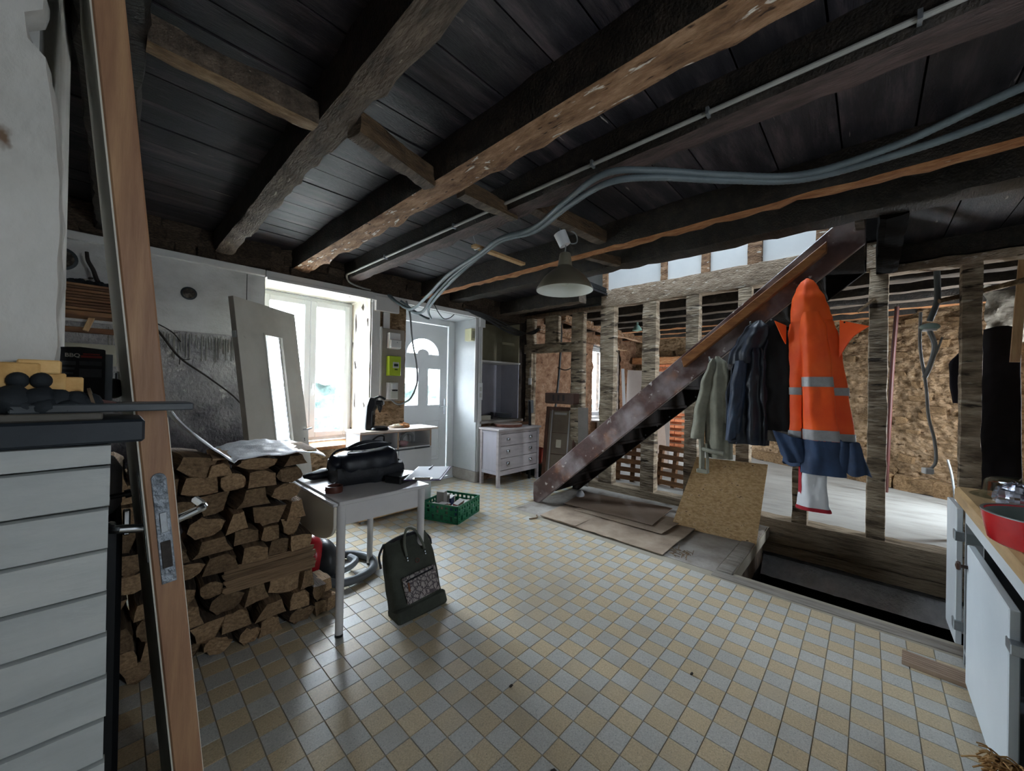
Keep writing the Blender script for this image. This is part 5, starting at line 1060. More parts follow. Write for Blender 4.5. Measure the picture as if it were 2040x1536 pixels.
# ---- garments on the stair hooks
def garment(rings, folds=7, seed=0, x0=3.505, famp=.12, wall=3.572, wr=.010):
    R = sorted(rings, key=lambda r: r[0])
    def at(z):
        z = max(R[0][0], min(R[-1][0], z))
        for a, b in zip(R, R[1:]):
            if a[0] <= z <= b[0]:
                t = (z-a[0])/max(1e-6, b[0]-a[0]); t = t*t*(3-2*t); return [a[i]+(b[i]-a[i])*t for i in range(4)]
    def fn(z, a, k=1.0):
        _, cy, hw, d = at(z)
        f = 1+famp*math.sin(folds*a+seed+1.5*noise.noise(V(z*1.3, seed, 0)))+.10*noise.noise(V(math.cos(a)*2, z*3.2, seed))
        y = cy+hw*math.cos(a)*(1+.04*math.sin(folds*a*.5+z*4))*k; x = x0-d*math.sin(a)*f*k + wr*noise.noise(V(math.cos(a)*hw*16, z*6.5, seed*3.1)) + wr*.5*noise.noise(V(math.cos(a)*hw*38, z*15, seed))
        return (min(x, wall), y, z)
    return fn
def band(fn, z0, z1, mat, name, par, k=1.0, nu=44, a0=0, a1=2*PI, wave=0):
    nv = max(2, int((z1-z0)/.022)); m = MB()
    m.grid(lambda u, v: fn(z0+(z1-z0)*v + (wave*(1-v)*math.sin(5*2*PI*u+1)*.5 if wave else 0), a0+(a1-a0)*u, k), nu, nv)
    return pw(m, name, mat, par, smooth=80)
orange = nm('hi_vis_orange_cloth', ['#ee4a08', '#f75a12', '#fb6a1e'], 3, rough=.6, bump=.08, bscale=30); refl = nm('silver_reflective_tape', ['#878788', '#989899'], 30, rough=.35); navyd = nm('navy_blue_cloth', ['#1d2c44', '#263a58', '#30486c'], 4, rough=.7, bump=.1, bscale=30)
hv = thing('hi_vis_rain_jacket', 'orange hooded high visibility jacket with reflective bands hanging from the stairs', 'jacket', (3.50, .30, .8))
hood_r = [(1.92, .315, .118, .050), (1.99, .325, .110, .062), (2.08, .335, .095, .06), (2.17, .342, .062, .045), (2.22, .342, .035, .028), (2.238, .342, .006, .006)]
band(garment(hood_r, 4, 1, 3.50, .10), 1.92, 2.238, orange, 'hood', hv)
body_r = [(.86, .255, .225, .060), (1.10, .268, .190, .058), (1.40, .285, .175, .055), (1.65, .298, .160, .055), (1.80, .305, .150, .055), (1.90, .312, .130, .055), (1.95, .315, .105, .05)]
bf = garment(body_r, 6, 2, 3.515, .14)
band(bf, 1.085, 1.95, orange, 'body', hv); band(bf, .86, 1.088, navyd, 'navy_hem', hv, 1.0, wave=.025)
for z0, z1 in ((1.40, 1.455), (1.085, 1.135)): band(bf, z0-.02, z1-.02, refl, 'reflective_band', hv, 1.035)
slv_r = [(.82, .235, .125, .050), (1.0, .245, .105, .048), (1.3, .262, .093, .046), (1.6, .275, .085, .045), (1.85, .298, .078, .045), (1.98, .315, .05, .03)]
sf = garment(slv_r, 3, 5, 3.455, .12)
band(sf, 1.06, 1.98, orange, 'sleeve', hv); band(sf, .82, 1.062, navyd, 'sleeve_cuff', hv)
for z0, z1 in ((1.44, 1.51), (1.062, 1.135)): band(sf, z0, z1, refl, 'reflective_band', hv, 1.04)
pw(MB().sheet(lambda u, v: (3.47-.03*u, .155-.150*u*(1-.55*v), 1.905-.06*u-.26*v*(1-u*.75)), 10, 10, .006), 'storm_flap', orange, hv, smooth=60)
pw(MB().sheet(lambda u, v: (3.48-.03*u, .46+.07*u*(1-v*.8), 1.90-.14*v+.04*u), 8, 8, .006), 'storm_flap', orange, hv, smooth=60)
pw(MB().sheet(lambda u, v: (3.46-.02*math.sin(PI*u)+.012*math.sin(14*u+3*v), .17-(.12+.07*v)*u, 1.075-.215*v-.02*u+.012*math.sin(9*u)), 14, 8, .008), 'navy_hem', navyd, hv, smooth=60)
pw(MB().sheet(lambda u, v: (3.45-.03*math.sin(PI*u)+.014*math.sin(11*u+4*v), .33+.20*u*(1-.25*v), 1.05-.15*v-.05*math.sin(PI*u*.8)*v+.06*u), 14, 8, .008), 'navy_hem', navyd, hv, smooth=60)
for y, zz in ((.13, 1.885), (.035, 1.84), (.08, 1.74)): pw(MB().cyl((3.452, y, zz), (3.446, y, zz), .006, n=8), 'snap', blackplastic, hv)
ws = thing('white_red_garment', 'white sleeve with red lining hanging below the orange jacket', 'sleeve', (3.48, .28, .55))
wr_ = garment([(.555, .285, .098, .05), (.60, .290, .088, .048), (.75, .290, .078, .045), (.92, .285, .075, .045)], 4, 3, 3.48, .10)
band(wr_, .575, .92, nm('white_cotton', ['#c5c8cc', '#d8dadd'], 5, rough=.85, bump=.1), 'sleeve_tube', ws); redc = nm('red_lining', ['#8e1220', '#a81c2c'], 4, rough=.8)
band(wr_, .552, .578, redc, 'red_cuff', ws, 1.02); pw(MB().sheet(lambda u, v: (3.455+.02*u, .355+.018*u, .90-.33*v), 3, 10, .006), 'red_lining', redc, ws, smooth=60)
bj = thing('black_jacket', 'matt black jacket hanging directly behind the orange jacket', 'jacket', (3.53, .52, 1.1))
bfn = garment([(1.06, .520, .115, .045), (1.3, .525, .12, .05), (1.6, .53, .115, .05), (1.8, .535, .10, .05), (1.93, .545, .06, .035), (1.97, .55, .01, .01)], 5, 8, 3.525, .10)
band(bfn, 1.10, 1.97, nm('matt_black_fleece', ['#0c0b0c', '#151314'], 5, rough=.95), 'body', bj); band(bfn, 1.02, 1.103, nm('grey_lining', ['#5f5a55', '#7a756f'], 6, rough=.9), 'grey_hem', bj)
nj = thing('navy_jacket', 'dark navy creased jacket with bunched hood on the stair hooks', 'jacket', (3.50, .7, 1.0))
nvy = nm('dark_navy_shell', ['#0f1218', '#1a202b', '#273142'], 5, (1, 1.5, .6), rough=.5, bump=.3, bscale=11)
nfn = garment([(.965, .705, .145, .06), (1.1, .71, .155, .07), (1.35, .715, .15, .07), (1.55, .70, .13, .065), (1.70, .685, .105, .06), (1.75, .68, .08, .05)], 9, 4, 3.50, .30, wr=.028)
band(nfn, .98, 1.74, nvy, 'body', nj, nu=80); hfn = garment([(1.60, .72, .13, .07), (1.70, .715, .125, .085), (1.80, .68, .11, .085), (1.90, .65, .085, .06), (1.96, .64, .02, .02)], 5, 6, 3.50, .25, wr=.030)
band(hfn, 1.62, 1.96, nvy, 'hood', nj, nu=60)
blue = nm('faded_blue_shell', ['#151d2b', '#222f44', '#35485f'], 5, (1, 1.5, .5), rough=.6, bump=.3, bscale=12)
lfn = garment([(.99, .80, .05, .04), (1.2, .785, .058, .045), (1.45, .765, .055, .045), (1.64, .745, .04, .04)], 4, 2, 3.445, .25, wr=.022); band(lfn, 1.0, 1.64, blue, 'sleeve', nj)
pw(MB().blob((3.45, .79, 1.0), (.04, .045, .03), 12, 8, .3, 1, 2), 'cuff', nvy, nj, smooth=60)
kj = thing('khaki_jacket', 'khaki green cotton jacket with a tied cuff, leftmost garment on the stairs', 'jacket', (3.50, .95, .8))
khaki = nm('khaki_cotton', ['#6b6a5d', '#807f71', '#929182'], 4, rough=.85, bump=.15, bscale=30); khakid = nm('khaki_shadow_cotton', ['#3c3b33', '#4a4940'], 4, rough=.85)
kfn = garment([(.83, .905, .10, .05), (1.0, .915, .105, .06), (1.25, .925, .10, .06), (1.5, .915, .08, .055), (1.63, .915, .055, .04), (1.69, .935, .015, .012)], 5, 1, 3.505, .20)
band(kfn, .835, 1.69, khaki, 'body', kj, nu=60)
kfs = garment([(.985, 1.075, .055, .045), (1.2, 1.055, .052, .045), (1.45, 1.01, .045, .04), (1.62, .97, .03, .03), (1.675, .955, .012, .012)], 3, 4, 3.47, .14); band(kfs, .985, 1.67, khaki, 'sleeve', kj)
pw(MB().tube([(3.46, 1.04, .99), (3.455, 1.03, .86), (3.455, 1.03, .73)], .022, 8).tube([(3.46, 1.0, .95), (3.45, .985, .84), (3.455, .985, .735)], .012, 6), 'hanging_tie', khaki, kj, smooth=True); pw(MB().box(3.425, 3.48, .975, 1.065, .70, .735), 'tie_end', khaki, kj, bevel=.006)
pw(MB().tube([(3.45, 1.02, .905), (3.42, .95, .895), (3.43, .86, .885)], .018, 8), 'cuff_band', khaki, kj, smooth=True)

# ---- things behind the stair foot, seen through the partition
fr = thing('framed_panel', 'tall brown framed door panel leaning in the corner left of the stairs', 'door panel', (4.62, 3.35, 0))
frb = nm('reddish_brown_frame_wood', ['#3e261c', '#553526', '#694433'], 4, (6, 6, 1), rough=.5)
FM = Matrix.Translation((4.50, 3.62, .0)) @ Matrix.Rotation(math.radians(-75), 4, 'Z') @ Matrix.Rotation(-.16, 4, 'X')
def fpz(m, n_, mat, **k): m.xf(FM); return pw(m, n_, mat, fr, **k)
q = MB(); fw, fh = .52, 1.12
q.box(0, .06, 0, .03, 0, fh).box(fw-.06, fw, 0, .03, 0, fh).box(.06, fw-.06, 0, .03, 0, .06).box(.06, fw-.06, 0, .03, fh-.06, fh); fpz(q, 'outer_frame', frb, bevel=.004)
fpz(MB().box(.06, fw-.06, .008, .02, .06, fh-.06), 'panel', nm('taupe_panel', ['#6d5f51', '#837463'], 3, rough=.6)); 
for zz in (.40, .72): fpz(MB().box(.10, fw-.10, .004, .008, zz, zz+.006), 'panel_seam', frb)
fpz(MB().box(.10, .12, -.012, .0, .05, fh-.05).box(fw-.14, fw-.12, -.012, .0, .05, fh-.05), 'white_stop', nm('greyish_white_wood', ['#9a9591', '#aba6a2'], 3)); fpz(MB().box(.22, .29, -.002, .004, .46, .56), 'paper_label', nm('cream_label', ['#c2b8a2', '#cfc6b2'], 20), None or None) if False else None
fpz(MB().box(.20, .28, .002, .008, .50, .62), 'paper_label', nm('cream_label', ['#c2b8a2', '#cfc6b2'], 20))
fpz(MB().box(.14, .34, .002, .008, fh-.12, fh-.085), 'white_strip', nm('greyish_white_wood', ['#9a9591', '#aba6a2'], 3))
o = MB().obox((4.66, 2.98, .56), (.02, .16, 1.12), ry=-.03).build('grey_board', nm('grey_board_face', ['#77706a', '#8b847d'], 3), None); tag(o, 'narrow grey board leaning on the second partition post from the left', 'board')
bx_ = thing('brown_carton', 'flat brown printed carton lying on top of the leaning frames', 'box', (4.62, 3.4, 1.16)); pw(MB().obox((4.66, 3.35, 1.245), (.22, .50, .15), rz=.06), 'carton_body', nm('dark_brown_carton', ['#3f2b24', '#553c32'], 4), bx_, bevel=.004)
for k in range(3): pw(MB().obox((4.546, 3.44-.09*k, 1.25), (.004, .03, .09), rz=.06), 'printed_mark', nm('dark_print', ['#1c1412', '#241a17'], 3), bx_)
pw(MB().obox((4.66, 3.35, 1.165), (.20, .48, .012), rz=.06), 'support_board', frb, bx_)
o = MB().tube([(4.42, 3.78, .0), (4.44, 3.80, .6), (4.47, 3.84, 1.18)], .022, 10).build('black_pole', blackplastic, None, smooth=True); tag(o, 'black tube leaning in the corner left of the brown frame', 'pole'); 
o2 = MB().box(4.46, 4.52, 3.80, 3.87, 1.0, 1.20).build('grey_box', nm('grey_metal_box', ['#7e8388', '#969ba0'], 3, rough=.4), None, bevel=.004); tag(o2, 'small grey metal box in the corner beside the black tube', 'box')
rb = thing('red_bucket', 'red plastic bucket between the white chest and the brown frame', 'bucket', (4.66, 3.86, .22)); pw(MB().lathe([(.085, .20), (.115, .42), (.122, .425), (.118, .43), (.108, .42), (.08, .21), (0, .205)], (4.68, 3.86, 0), 28), 'bucket_body', nm('worn_red_plastic', ['#a83a30', '#c04a3e'], 3, rough=.45), rb, smooth=60); pw(MB().tube([(4.57, 3.86, .42), (4.60, 3.80, .37), (4.68, 3.765, .35), (4.76, 3.80, .37), (4.79, 3.86, .42)], .004, 5), 'handle', steel, rb)
o = MB().box(4.58, 4.80, 3.70, 4.0, .0, .20).build('dark_green_bin', nm('dark_green_plastic', ['#11231c', '#193027'], 3, rough=.5), None, bevel=.012); tag(o, 'dark green tub under the red bucket beside the chest', 'tub')
wp = nm('white_melamine', ['#b8aca4', '#c8bdb5'], 2, rough=.5)
def lean(name, pts, th, mat, label, cat='board'):
    a, b, c, d = [Vector(p) for p in pts]; n_ = (b-a).cross(d-a).normalized()*th
    m = MB().add([a, b, c, d, a+n_, b+n_, c+n_, d+n_], [(0,3,2,1),(4,5,6,7),(0,1,5,4),(1,2,6,5),(2,3,7,6),(3,0,4,7)]); o = m.build(name, mat, None); return tag(o, label, cat)
lean('beige_panel', [(6.55, 3.30, .08), (6.75, 2.55, .08), (7.05, 2.65, 1.72), (6.85, 3.40, 1.76)], .03, wp, 'large beige panel leaning in the far room beyond the partition posts')
lean('white_strip_board', [(6.30, 3.16, .08), (6.32, 3.11, .08), (6.80, 3.45, 1.78), (6.78, 3.50, 1.78)], .03, nm('bright_white_board', ['#d5d8da', '#e0e3e5'], 2), 'narrow bright white board leaning beside the beige panel')
lean('pinkish_board', [(6.05, 2.70, .08), (6.35, 2.42, .08), (6.50, 2.55, .78), (6.25, 2.80, .80)], .025, nm('pinkish_board_face', ['#a08a7a', '#b39d8d'], 3), 'low pinkish board standing behind the lower stairs in the far room')
o = thing('radiator', 'low white radiator under the far room window', 'radiator', (7.45, 4.05, .2))
for k in range(9): pw(MB().box(6.95+.115*k, 7.05+.115*k, 4.04, 4.13, .16, .70), 'radiator_section', whitepaint, o, bevel=.01)
pw(MB().box(6.80, 8.1, 3.98, 4.17, .715, .745), 'window_board', whitepaint, o, bevel=.003); pw(MB().box(6.97, 7.03, 4.05, 4.1, .08, .17).box(7.85, 7.91, 4.05, 4.1, .08, .17), 'radiator_foot', whitepaint, o)
def pallet(name, loc, rz, lean_a, lab):
    t = thing(name, lab, 'pallet', loc, rot=(lean_a, 0, rz)); pwood = nm('brown_pallet_wood', ['#4f3622', '#6b4b30', '#84603f'], 5, (1, 6, 6), rough=.8, rand=.15)
    for x in (0, .21, .42): MB().box(x, x+.05, 0, .07, 0, .55).build('pallet_post', pwood, t, bevel=.003)
    for k in range(5): MB().box(0, .47, -.016, 0, .02+.115*k, .02+.115*k+.065).build('pallet_slat', pwood, t, bevel=.002)
    return t
pallet('slatted_pallet', (5.05, 2.68, .08), math.radians(-80), -.20, 'brown slatted pallet behind the stairs nearer the stair foot'); pallet('slatted_pallet', (5.22, 2.15, .08), math.radians(-97), -.16, 'brown slatted pallet right of the partition post behind the stairs')
# brick jamb with timber lintel in the far wall
bj_ = struct('wall_chimney'); brickm = nm('orange_red_brick', ['#8a4a2c', '#a8603c', '#b9754e'], 9, rough=.9, bump=.3, rand=.18)
bm_ = MB().box(-.105, .105, -.05, .05, -.028, .028); bme = bpy.data.meshes.new('brick'); bme.from_pydata([tuple(v) for v in bm_.v], [], bm_.f); bme.materials.append(brickm)
for k in range(28):
    for j in range(3): piece('brick', bme, bj_, (8.66-.12*(k % 2), 3.0+.222*j-.11*(k % 2)+.1, .125+.067*k), (0, 0, PI/2))
bx('mortar_core', nm('pale_mortar', ['#a08d76', '#b5a38c'], 8, rough=.95), bj_, 8.62, 8.9, 2.92, 3.62, .08, 1.96)
MB().hewn((8.58, 2.6, 2.04), (8.58, 4.1, 2.07), .22, .16, 20, .012, 300).build('lintel', hewn_or, bj_, smooth=50); bx('side_post', hewn_or, bj_, 8.5, 8.64, 3.66, 3.84, .08, 1.96)

# ---- hanging pipes and cables of the far room
rp = MB().tube([(6.60, -.235, 2.47), (6.72, -.20, 1.6), (6.95, -.17, .12)], .022, 10).build('red_pipe', nm('dark_red_pipe_paint', ['#35150f', '#4a1d17'], 3, rough=.6), None, smooth=True); tag(rp, 'dark red pipe rising against the stone wall right of the orange jacket', 'pipe')
PXc = 4.86
def yz(px, py, x=PXc):   # helper: a point of the plane X = x, used for hanging cables
    d = _f2 + _r3*((px-1020)/753.03) - _u3*((py-768)/753.03); return CAM + d*(x/d.x)
jb = thing('hanging_junction_box', 'grey conduit with a dangling junction box between the right partition posts', 'junction box', (4.86, -.3, 2.0))
A = yz(1866, 528); B = yz(1868, 590); C2 = yz(1852, 640)
pw(MB().tube([A, B, yz(1864, 610), C2], .020, 10, rib=.06), 'conduit', conduit, jb, smooth=60); pw(MB().blob(C2+V(0, 0, -.05), (.045, .065, .035), 14, 8), 'box_body', nm('pale_green_grey_plastic', ['#7f9a92', '#a0b5ae'], 6, rough=.4), jb, smooth=60); pw(MB().cyl(C2+V(0, 0, -.07), C2+V(0, 0, -.085), .045, n=14), 'box_lid', pvc, jb)
o = MB().tube([C2+V(0, 0, -.08), yz(1862, 690), yz(1852, 730), yz(1842, 752)], .018, 8).tube([yz(1834, 622), yz(1833, 690), yz(1842, 750), yz(1846, 780), yz(1850, 830), yz(1862, 880), yz(1864, 920), yz(1852, 936)], .011, 8).tube([yz(1845, 735), yz(1862, 710), yz(1877, 672)], .008, 6).build('dangling_cable', greycable, None, smooth=True); tag(o, 'long grey cable dangling below the hanging junction box', 'cable')
so_ = MB().obox(yz(1848, 938), (.06, .06, .05), rz=.4).build('socket', pvc, None, bevel=.006); tag(so_, 'small white socket on the end of the dangling cable', 'socket')
o = MB().tube([(6.9, -.69, .62), (6.86, -.72, .45), (6.8, -.75, .10)], .012, 6).box(6.72, 6.84, -.83, -.70, .082, .10).build('floor_cable', greycable, None, smooth=True); tag(o, 'short grey cable end standing up from the far floor', 'cable')
# dark clothes and battens near the right partition posts
dc = thing('dark_trousers', 'long black trousers hanging from the ceiling right of the last partition post', 'trousers', (5.3, -.9, .8))
tf_ = garment([(.55, -.80, .135, .06), (1.2, -.81, .125, .06), (1.8, -.815, .105, .055), (1.98, -.82, .095, .045), (2.0, -.82, .03, .02)], 4, 3, 5.25, .12, 9); band(tf_, .55, 2.0, nm('black_purple_cloth', ['#0d0b10', '#18151c'], 4, rough=.9), 'trouser_legs', dc)
dh = thing('dark_hat', 'small black garment hanging behind the last partition post', 'garment', (5.05, -.55, 1.5)); hf2 = garment([(1.32, -.575, .06, .03), (1.5, -.57, .075, .04), (1.66, -.575, .085, .04), (1.78, -.60, .05, .03), (1.84, -.62, .01, .01)], 3, 2, 4.90, .2, 9); pw(MB().tube([(4.84, -.60, 1.85), (4.88, -.605, 1.84), (4.91, -.61, 1.80)], .006, 6), 'hook', steel, dh); band(hf2, 1.33, 1.84, nm('black_purple_cloth2', ['#141017', '#201a26'], 4, rough=.9), 'cloth', dh)
o = MB().obox((4.95, -.862, 1.93), (.025, .05, .96), rx=.045).build('pine_batten', pine_h, None); o.location.z = .22; tag(o, 'pale pine batten hanging in front of the black trousers', 'batten')
o = MB().obox((4.4, -.95, .93), (.05, .10, 1.15), rx=.40).build('leaning_plank', pine, None, bevel=.004); tag(o, 'brown plank leaning behind the worktop at the right edge', 'plank')
lean('orange_wedge', [(5.3, -.66, .08), (5.32, -.60, .08), (5.32, -.655, .62), (5.3, -.66, .62)], .02, nm('orange_timber_face', ['#b5763c', '#c98a50'], 4), 'narrow orange wooden wedge standing behind the last partition post', 'wedge')
pl2 = MB()
pl2.grid(lambda u, v: (6.35+.05*noise.noise(V(u*5, v*6, 2)), -1.30+.42*u+.08*noise.noise(V(u*4, v*5, 7)), 1.95+.62*v), 12, 12)
pl2.build('plaster_patch', nm('rough_grey_plaster', ['#575249', '#716b60', '#857e72'], 6, rough=.95, bump=.8), wr, smooth=80)
MB().tube([(4.80, -.42, 2.19), (4.86, -.62, 2.24), (4.9, -.95, 2.33)], .022, 6).build('stray_lath', batten_w, pa)
MB().obox((4.70, .03, 2.20), (.03, .16, .02), rx=-.75).build('stray_lath', batten_w, pa)
# ---- kitchen cabinet with worktop
kc = thing('kitchen_cabinet', 'white base cabinet with open doors at the right edge', 'cabinet', (2.62, -.7, 0))
kw = nm('white_cabinet_paint', ['#b9c0c4', '#c8ced1'], 2.5, rough=.4, bump=.05); kin = nm('grey_cabinet_inside', ['#8b9093', '#9da2a5'], 2, rough=.6)
kx0, kx1, ky0, ky1 = 1.985, 3.085, -.95, -.372
pw(MB().box(kx0, kx0+.02, ky0, ky1, .0, .815), 'end_panel', nm('grey_end_panel', ['#8f9594', '#a0a6a5'], 2, rough=.5), kc); pw(MB().box(kx1-.02, kx1, ky0, ky1, 0.0, .815), 'end_panel', kin, kc)
pw(MB().box(kx0+.02, kx1-.02, ky0, ky1, .06, .08), 'bottom_shelf', kin, kc); pw(MB().box(kx0+.02, kx1-.02, ky0, ky0+.01, .08, .815), 'back_panel', kin, kc); pw(MB().box(2.77, 2.785, ky0+.01, ky1-.02, .08, .815), 'divider', kin, kc)
pw(MB().box(kx0+.02, kx1-.02, ky1-.018, ky1, .735, .815), 'top_rail', kw, kc)
dk_ = pw(MB().box(2.035, 2.762, -.366, -.340, .055, .700), 'door', nm('bluish_white_door', ['#c3ccd2', '#cfd7dc'], 2, rough=.4), kc, bevel=.003)
pw(MB().cyl((2.74, -.340, .60), (2.74, -.318, .60), .008).lathe([(0, 0), (.018, 0), (.021, .006), (.018, .013), (.006, .016)], (2.74, -.318, .60), 18, M=Matrix.Rotation(-PI/2, 4, 'X')), 'knob', nm('dark_brown_knob', ['#2e1c14', '#42291d'], 4, rough=.35), kc, smooth=True)
for zz in (.57, .14): pw(MB().box(1.99, 2.055, -.370, -.337, zz, zz+.034), 'hinge', steel, kc, bevel=.002)
dM = Matrix.Translation((3.088, -.366, 0)) @ Matrix.Rotation(math.radians(.5), 4, 'Z')
m = MB().box(0, .30, 0, .024, .085, .80); m.xf(dM); pw(m, 'door', kw, kc, bevel=.003)
for zz in (.63, .16): m = MB().box(-.012, .05, -.004, .030, zz, zz+.05); m.xf(dM); pw(m, 'hinge', steel, kc, bevel=.002)
for zz in (.63, .16): pw(MB().box(kx1-.026, kx1-.019, -.50, -.374, zz, zz+.05), 'hinge_strap', nm('dull_grey_strap', ['#6e7678', '#828a8c'], 4, rough=.5), kc)
pw(MB().hewn((3.05, -.42, .05), (3.05, -.42, .36), .012, .05, 6, .006, 9, up=(0, 1, 0), taper=.5), 'broken_edge', pine_h, kc)
wt = thing('worktop', 'oak worktop with rounded front corner on the white cabinet', 'worktop', (2.6, -.66, .817))
oak = nm('oak_worktop', ['#8d7350', '#a98c64', '#bb9f76'], 3, (1, 7, 7), rough=.45, bump=.05)
pw(MB().box(1.85, 3.20, -.98, -.345, .818, .90), 'top', oak, wt, bevel=.014)
fpn = thing('frying_pan', 'red enamelled pan with dark inside standing on the worktop edge', 'pan', (2.10, -.468, .90))
MB().lathe([(0, .002), (.150, .002), (.165, .012), (.178, .085), (.180, .105), (.174, .105), (.170, .085), (.158, .016), (0, .012)], (0, 0, 0), 48).build('pan_body', nm('red_enamel', ['#a31019', '#b81820', '#c92830'], 3, rough=.25, spec=.6), fpn, smooth=50)
MB().lathe([(0, .0125), (.1575, .0165), (.1695, .085), (.1725, .100)], (0, 0, 0), 48).build('pan_inside', nm('grey_green_coating', ['#45504b', '#57625d'], 3, rough=.4), fpn, smooth=True)
MB().lathe([(.173, .1045), (.181, .1045), (.1815, .108), (.173, .108)], (0, 0, 0), 48).build('steel_rim', steel, fpn, smooth=True)
gl_ = thing('glass_lid', 'clear glass dish upside down at the far end of the worktop', 'dish', (3.03, -.53, .90))
MB().lathe([(.155, 0), (.150, .004), (.112, .02), (.105, .075), (.085, .092), (0, .095)], (0, 0, 0), 40).lathe([(.151, .001), (.109, .022), (.101, .072), (.082, .087), (0, .09)], (0, 0, 0), 40).build('glass_bowl', glass('clear_dish_glass', '#eef2f0', .16), gl_, smooth=60)
MB().tube([(.10, .05, .055), (.15, .07, .06), (.165, .03, .055), (.125, .0, .05)], .010, 8).tube([(-.10, -.05, .055), (-.15, -.07, .06), (-.165, -.03, .055), (-.125, 0, .05)], .010, 8).build('glass_handle', MATS['clear_dish_glass'], gl_, smooth=True)
fo = thing('foil_bundle', 'crumpled silver foil bundle beside the red pan', 'foil', (2.72, -.47, .90))
def foil(u, v):
    a = 2*PI*u; t = PI*v; k = 1+.35*noise.noise(V(math.cos(a)*3*math.sin(t), math.sin(a)*3*math.sin(t), math.cos(t)*3))+.15*noise.noise(V(math.cos(a)*9, math.sin(a)*9, v*9))
    return (.065*k*math.sin(t)*math.cos(a), .06*k*math.sin(t)*math.sin(a), max(0, .055+.06*k*math.cos(t)))
MB().grid(foil, 26, 18).build('foil_body', nm('crumpled_foil', ['#a5a8b5', '#c5c8d5'], 5, rough=.22, metal=.9), fo, smooth=20); MB().blob((-.05, -.07, .035), (.05, .045, .035), 12, 8, .5, 1, 5).build('red_wrapper', nm('red_white_wrapper', ['#a83038', '#c9a9a9', '#b54048'], 16, rough=.4), fo, smooth=60)
o = MB().obox((2.66, -.60, .908), (.30, .05, .014), rz=-.2).build('dark_stick', nm('dark_brown_stick', ['#3a2a1e', '#4f3a2a'], 4), None, bevel=.003); tag(o, 'dark wooden stick lying on the worktop before the glass dish', 'stick')
sb_ = MB(); sr = random.Random(3)
for k in range(150):
    x, y, zz = 1.87+sr.uniform(-.06, .06), -.325+sr.uniform(-.03, .03), .27
    a, e = sr.uniform(1.7, 3.6), sr.uniform(-.3, .7); L_ = sr.uniform(.06, .15)
    p1 = V(x+L_*math.cos(a)*math.cos(e), y+L_*math.sin(a)*math.cos(e)*.6, zz+L_*math.sin(e)*.6); sb_.tube([V(x, y, zz), V(x, y, zz).lerp(p1, .5)+V(0, 0, .012), p1], .0022, 4, sub=2)
o = sb_.tube([(1.88, -.33, .27), (1.93, -.40, .01)], .03, 8).build('straw_bundle', nm('raffia_straw', ['#7a5a36', '#a37f50', '#c29e6c'], 12, rough=.85), None, kind=None); tag(o, 'frayed straw broom head at the bottom right corner', 'broom')

# ---- pendant lamp, pipe, conduits, wires under the ceiling
pd = thing('pendant_lamp', 'olive grey metal pendant lamp with white inside hanging from the beams', 'lamp', (2.25, 1.62, 2.10))
taupe = nm('taupe_lamp_enamel', ['#645d4f', '#706959'], 2, rough=.35); LO = V(2.25, 1.62, 0.012)
def lm(m, n_, mat, **k): m.xf(Matrix.Translation(LO)); return pw(m, n_, mat, pd, **k)
lm(MB().lathe([(.205, 2.093), (.206, 2.10), (.19, 2.135), (.15, 2.19), (.10, 2.235), (.062, 2.262), (.056, 2.268), (.054, 2.272)], (0, 0, 0), 48), 'lamp_shade', taupe, smooth=60)
lm(MB().lathe([(.203, 2.094), (.187, 2.133), (.147, 2.187), (.098, 2.231), (.05, 2.26), (0, 2.266)], (0, 0, 0), 48), 'shade_lining', nm('white_lamp_lining', ['#d9ddd6', '#e3e6e0'], 2, rough=.5), smooth=60)
lm(MB().lathe([(.052, 2.268), (.050, 2.29), (.040, 2.36), (.036, 2.366), (0, 2.368)], (0, 0, 0), 32), 'lamp_neck', nm('grey_beige_neck', ['#75705f', '#858070'], 2, rough=.4), smooth=60)
lm(MB().blob((0, 0, 2.175), (.035, .035, .05), 16, 10), 'bulb', frosted('pearl_bulb', '#e5e8e0', .4, .1), smooth=60)
lm(MB().tube([(0, 0, 2.365), (.005, 0, 2.42), (0, .004, 2.475)], .005, 6).tube([(0, .0, 2.47), (.035, -.03, 2.44), (.075, -.05, 2.46), (.07, -.04, 2.52), (.03, 0, 2.55)], .005, 6), 'lamp_cord', greycable, smooth=True)
cn = MB().cyl((0, 0, 2.425), (-.03, .03, 2.515), .042, .046, n=24); lm(cn, 'ceiling_cup', pvc, smooth=True); lm(MB().tube([(-.02, .02, 2.50), (-.03, .03, 2.55)], .005, 6), 'hook', steel)
pp = MB().tube([(1.685, -1.3, 2.555), (1.685, 3.95, 2.555)], .010, 10, smooth=False).tube([(1.685, 3.95, 2.555), (1.69, 4.04, 2.55), (1.74, 4.09, 2.50), (1.85, 4.09, 2.47), (1.98, 4.09, 2.46)], .010, 8)
o = pp.build('ceiling_pipe', nm('pale_grey_tube', ['#8f8f8a', '#a5a5a0'], 3, rough=.45), None, smooth=True); tag(o, 'straight pale grey pipe clipped along a sooty ceiling beam', 'pipe')
for y in (-.1, .5, 1.05, 2.2, 3.2): MB().box(1.668, 1.702, y-.006, y+.006, 2.54, 2.572).build('pipe_clip', steel, o)
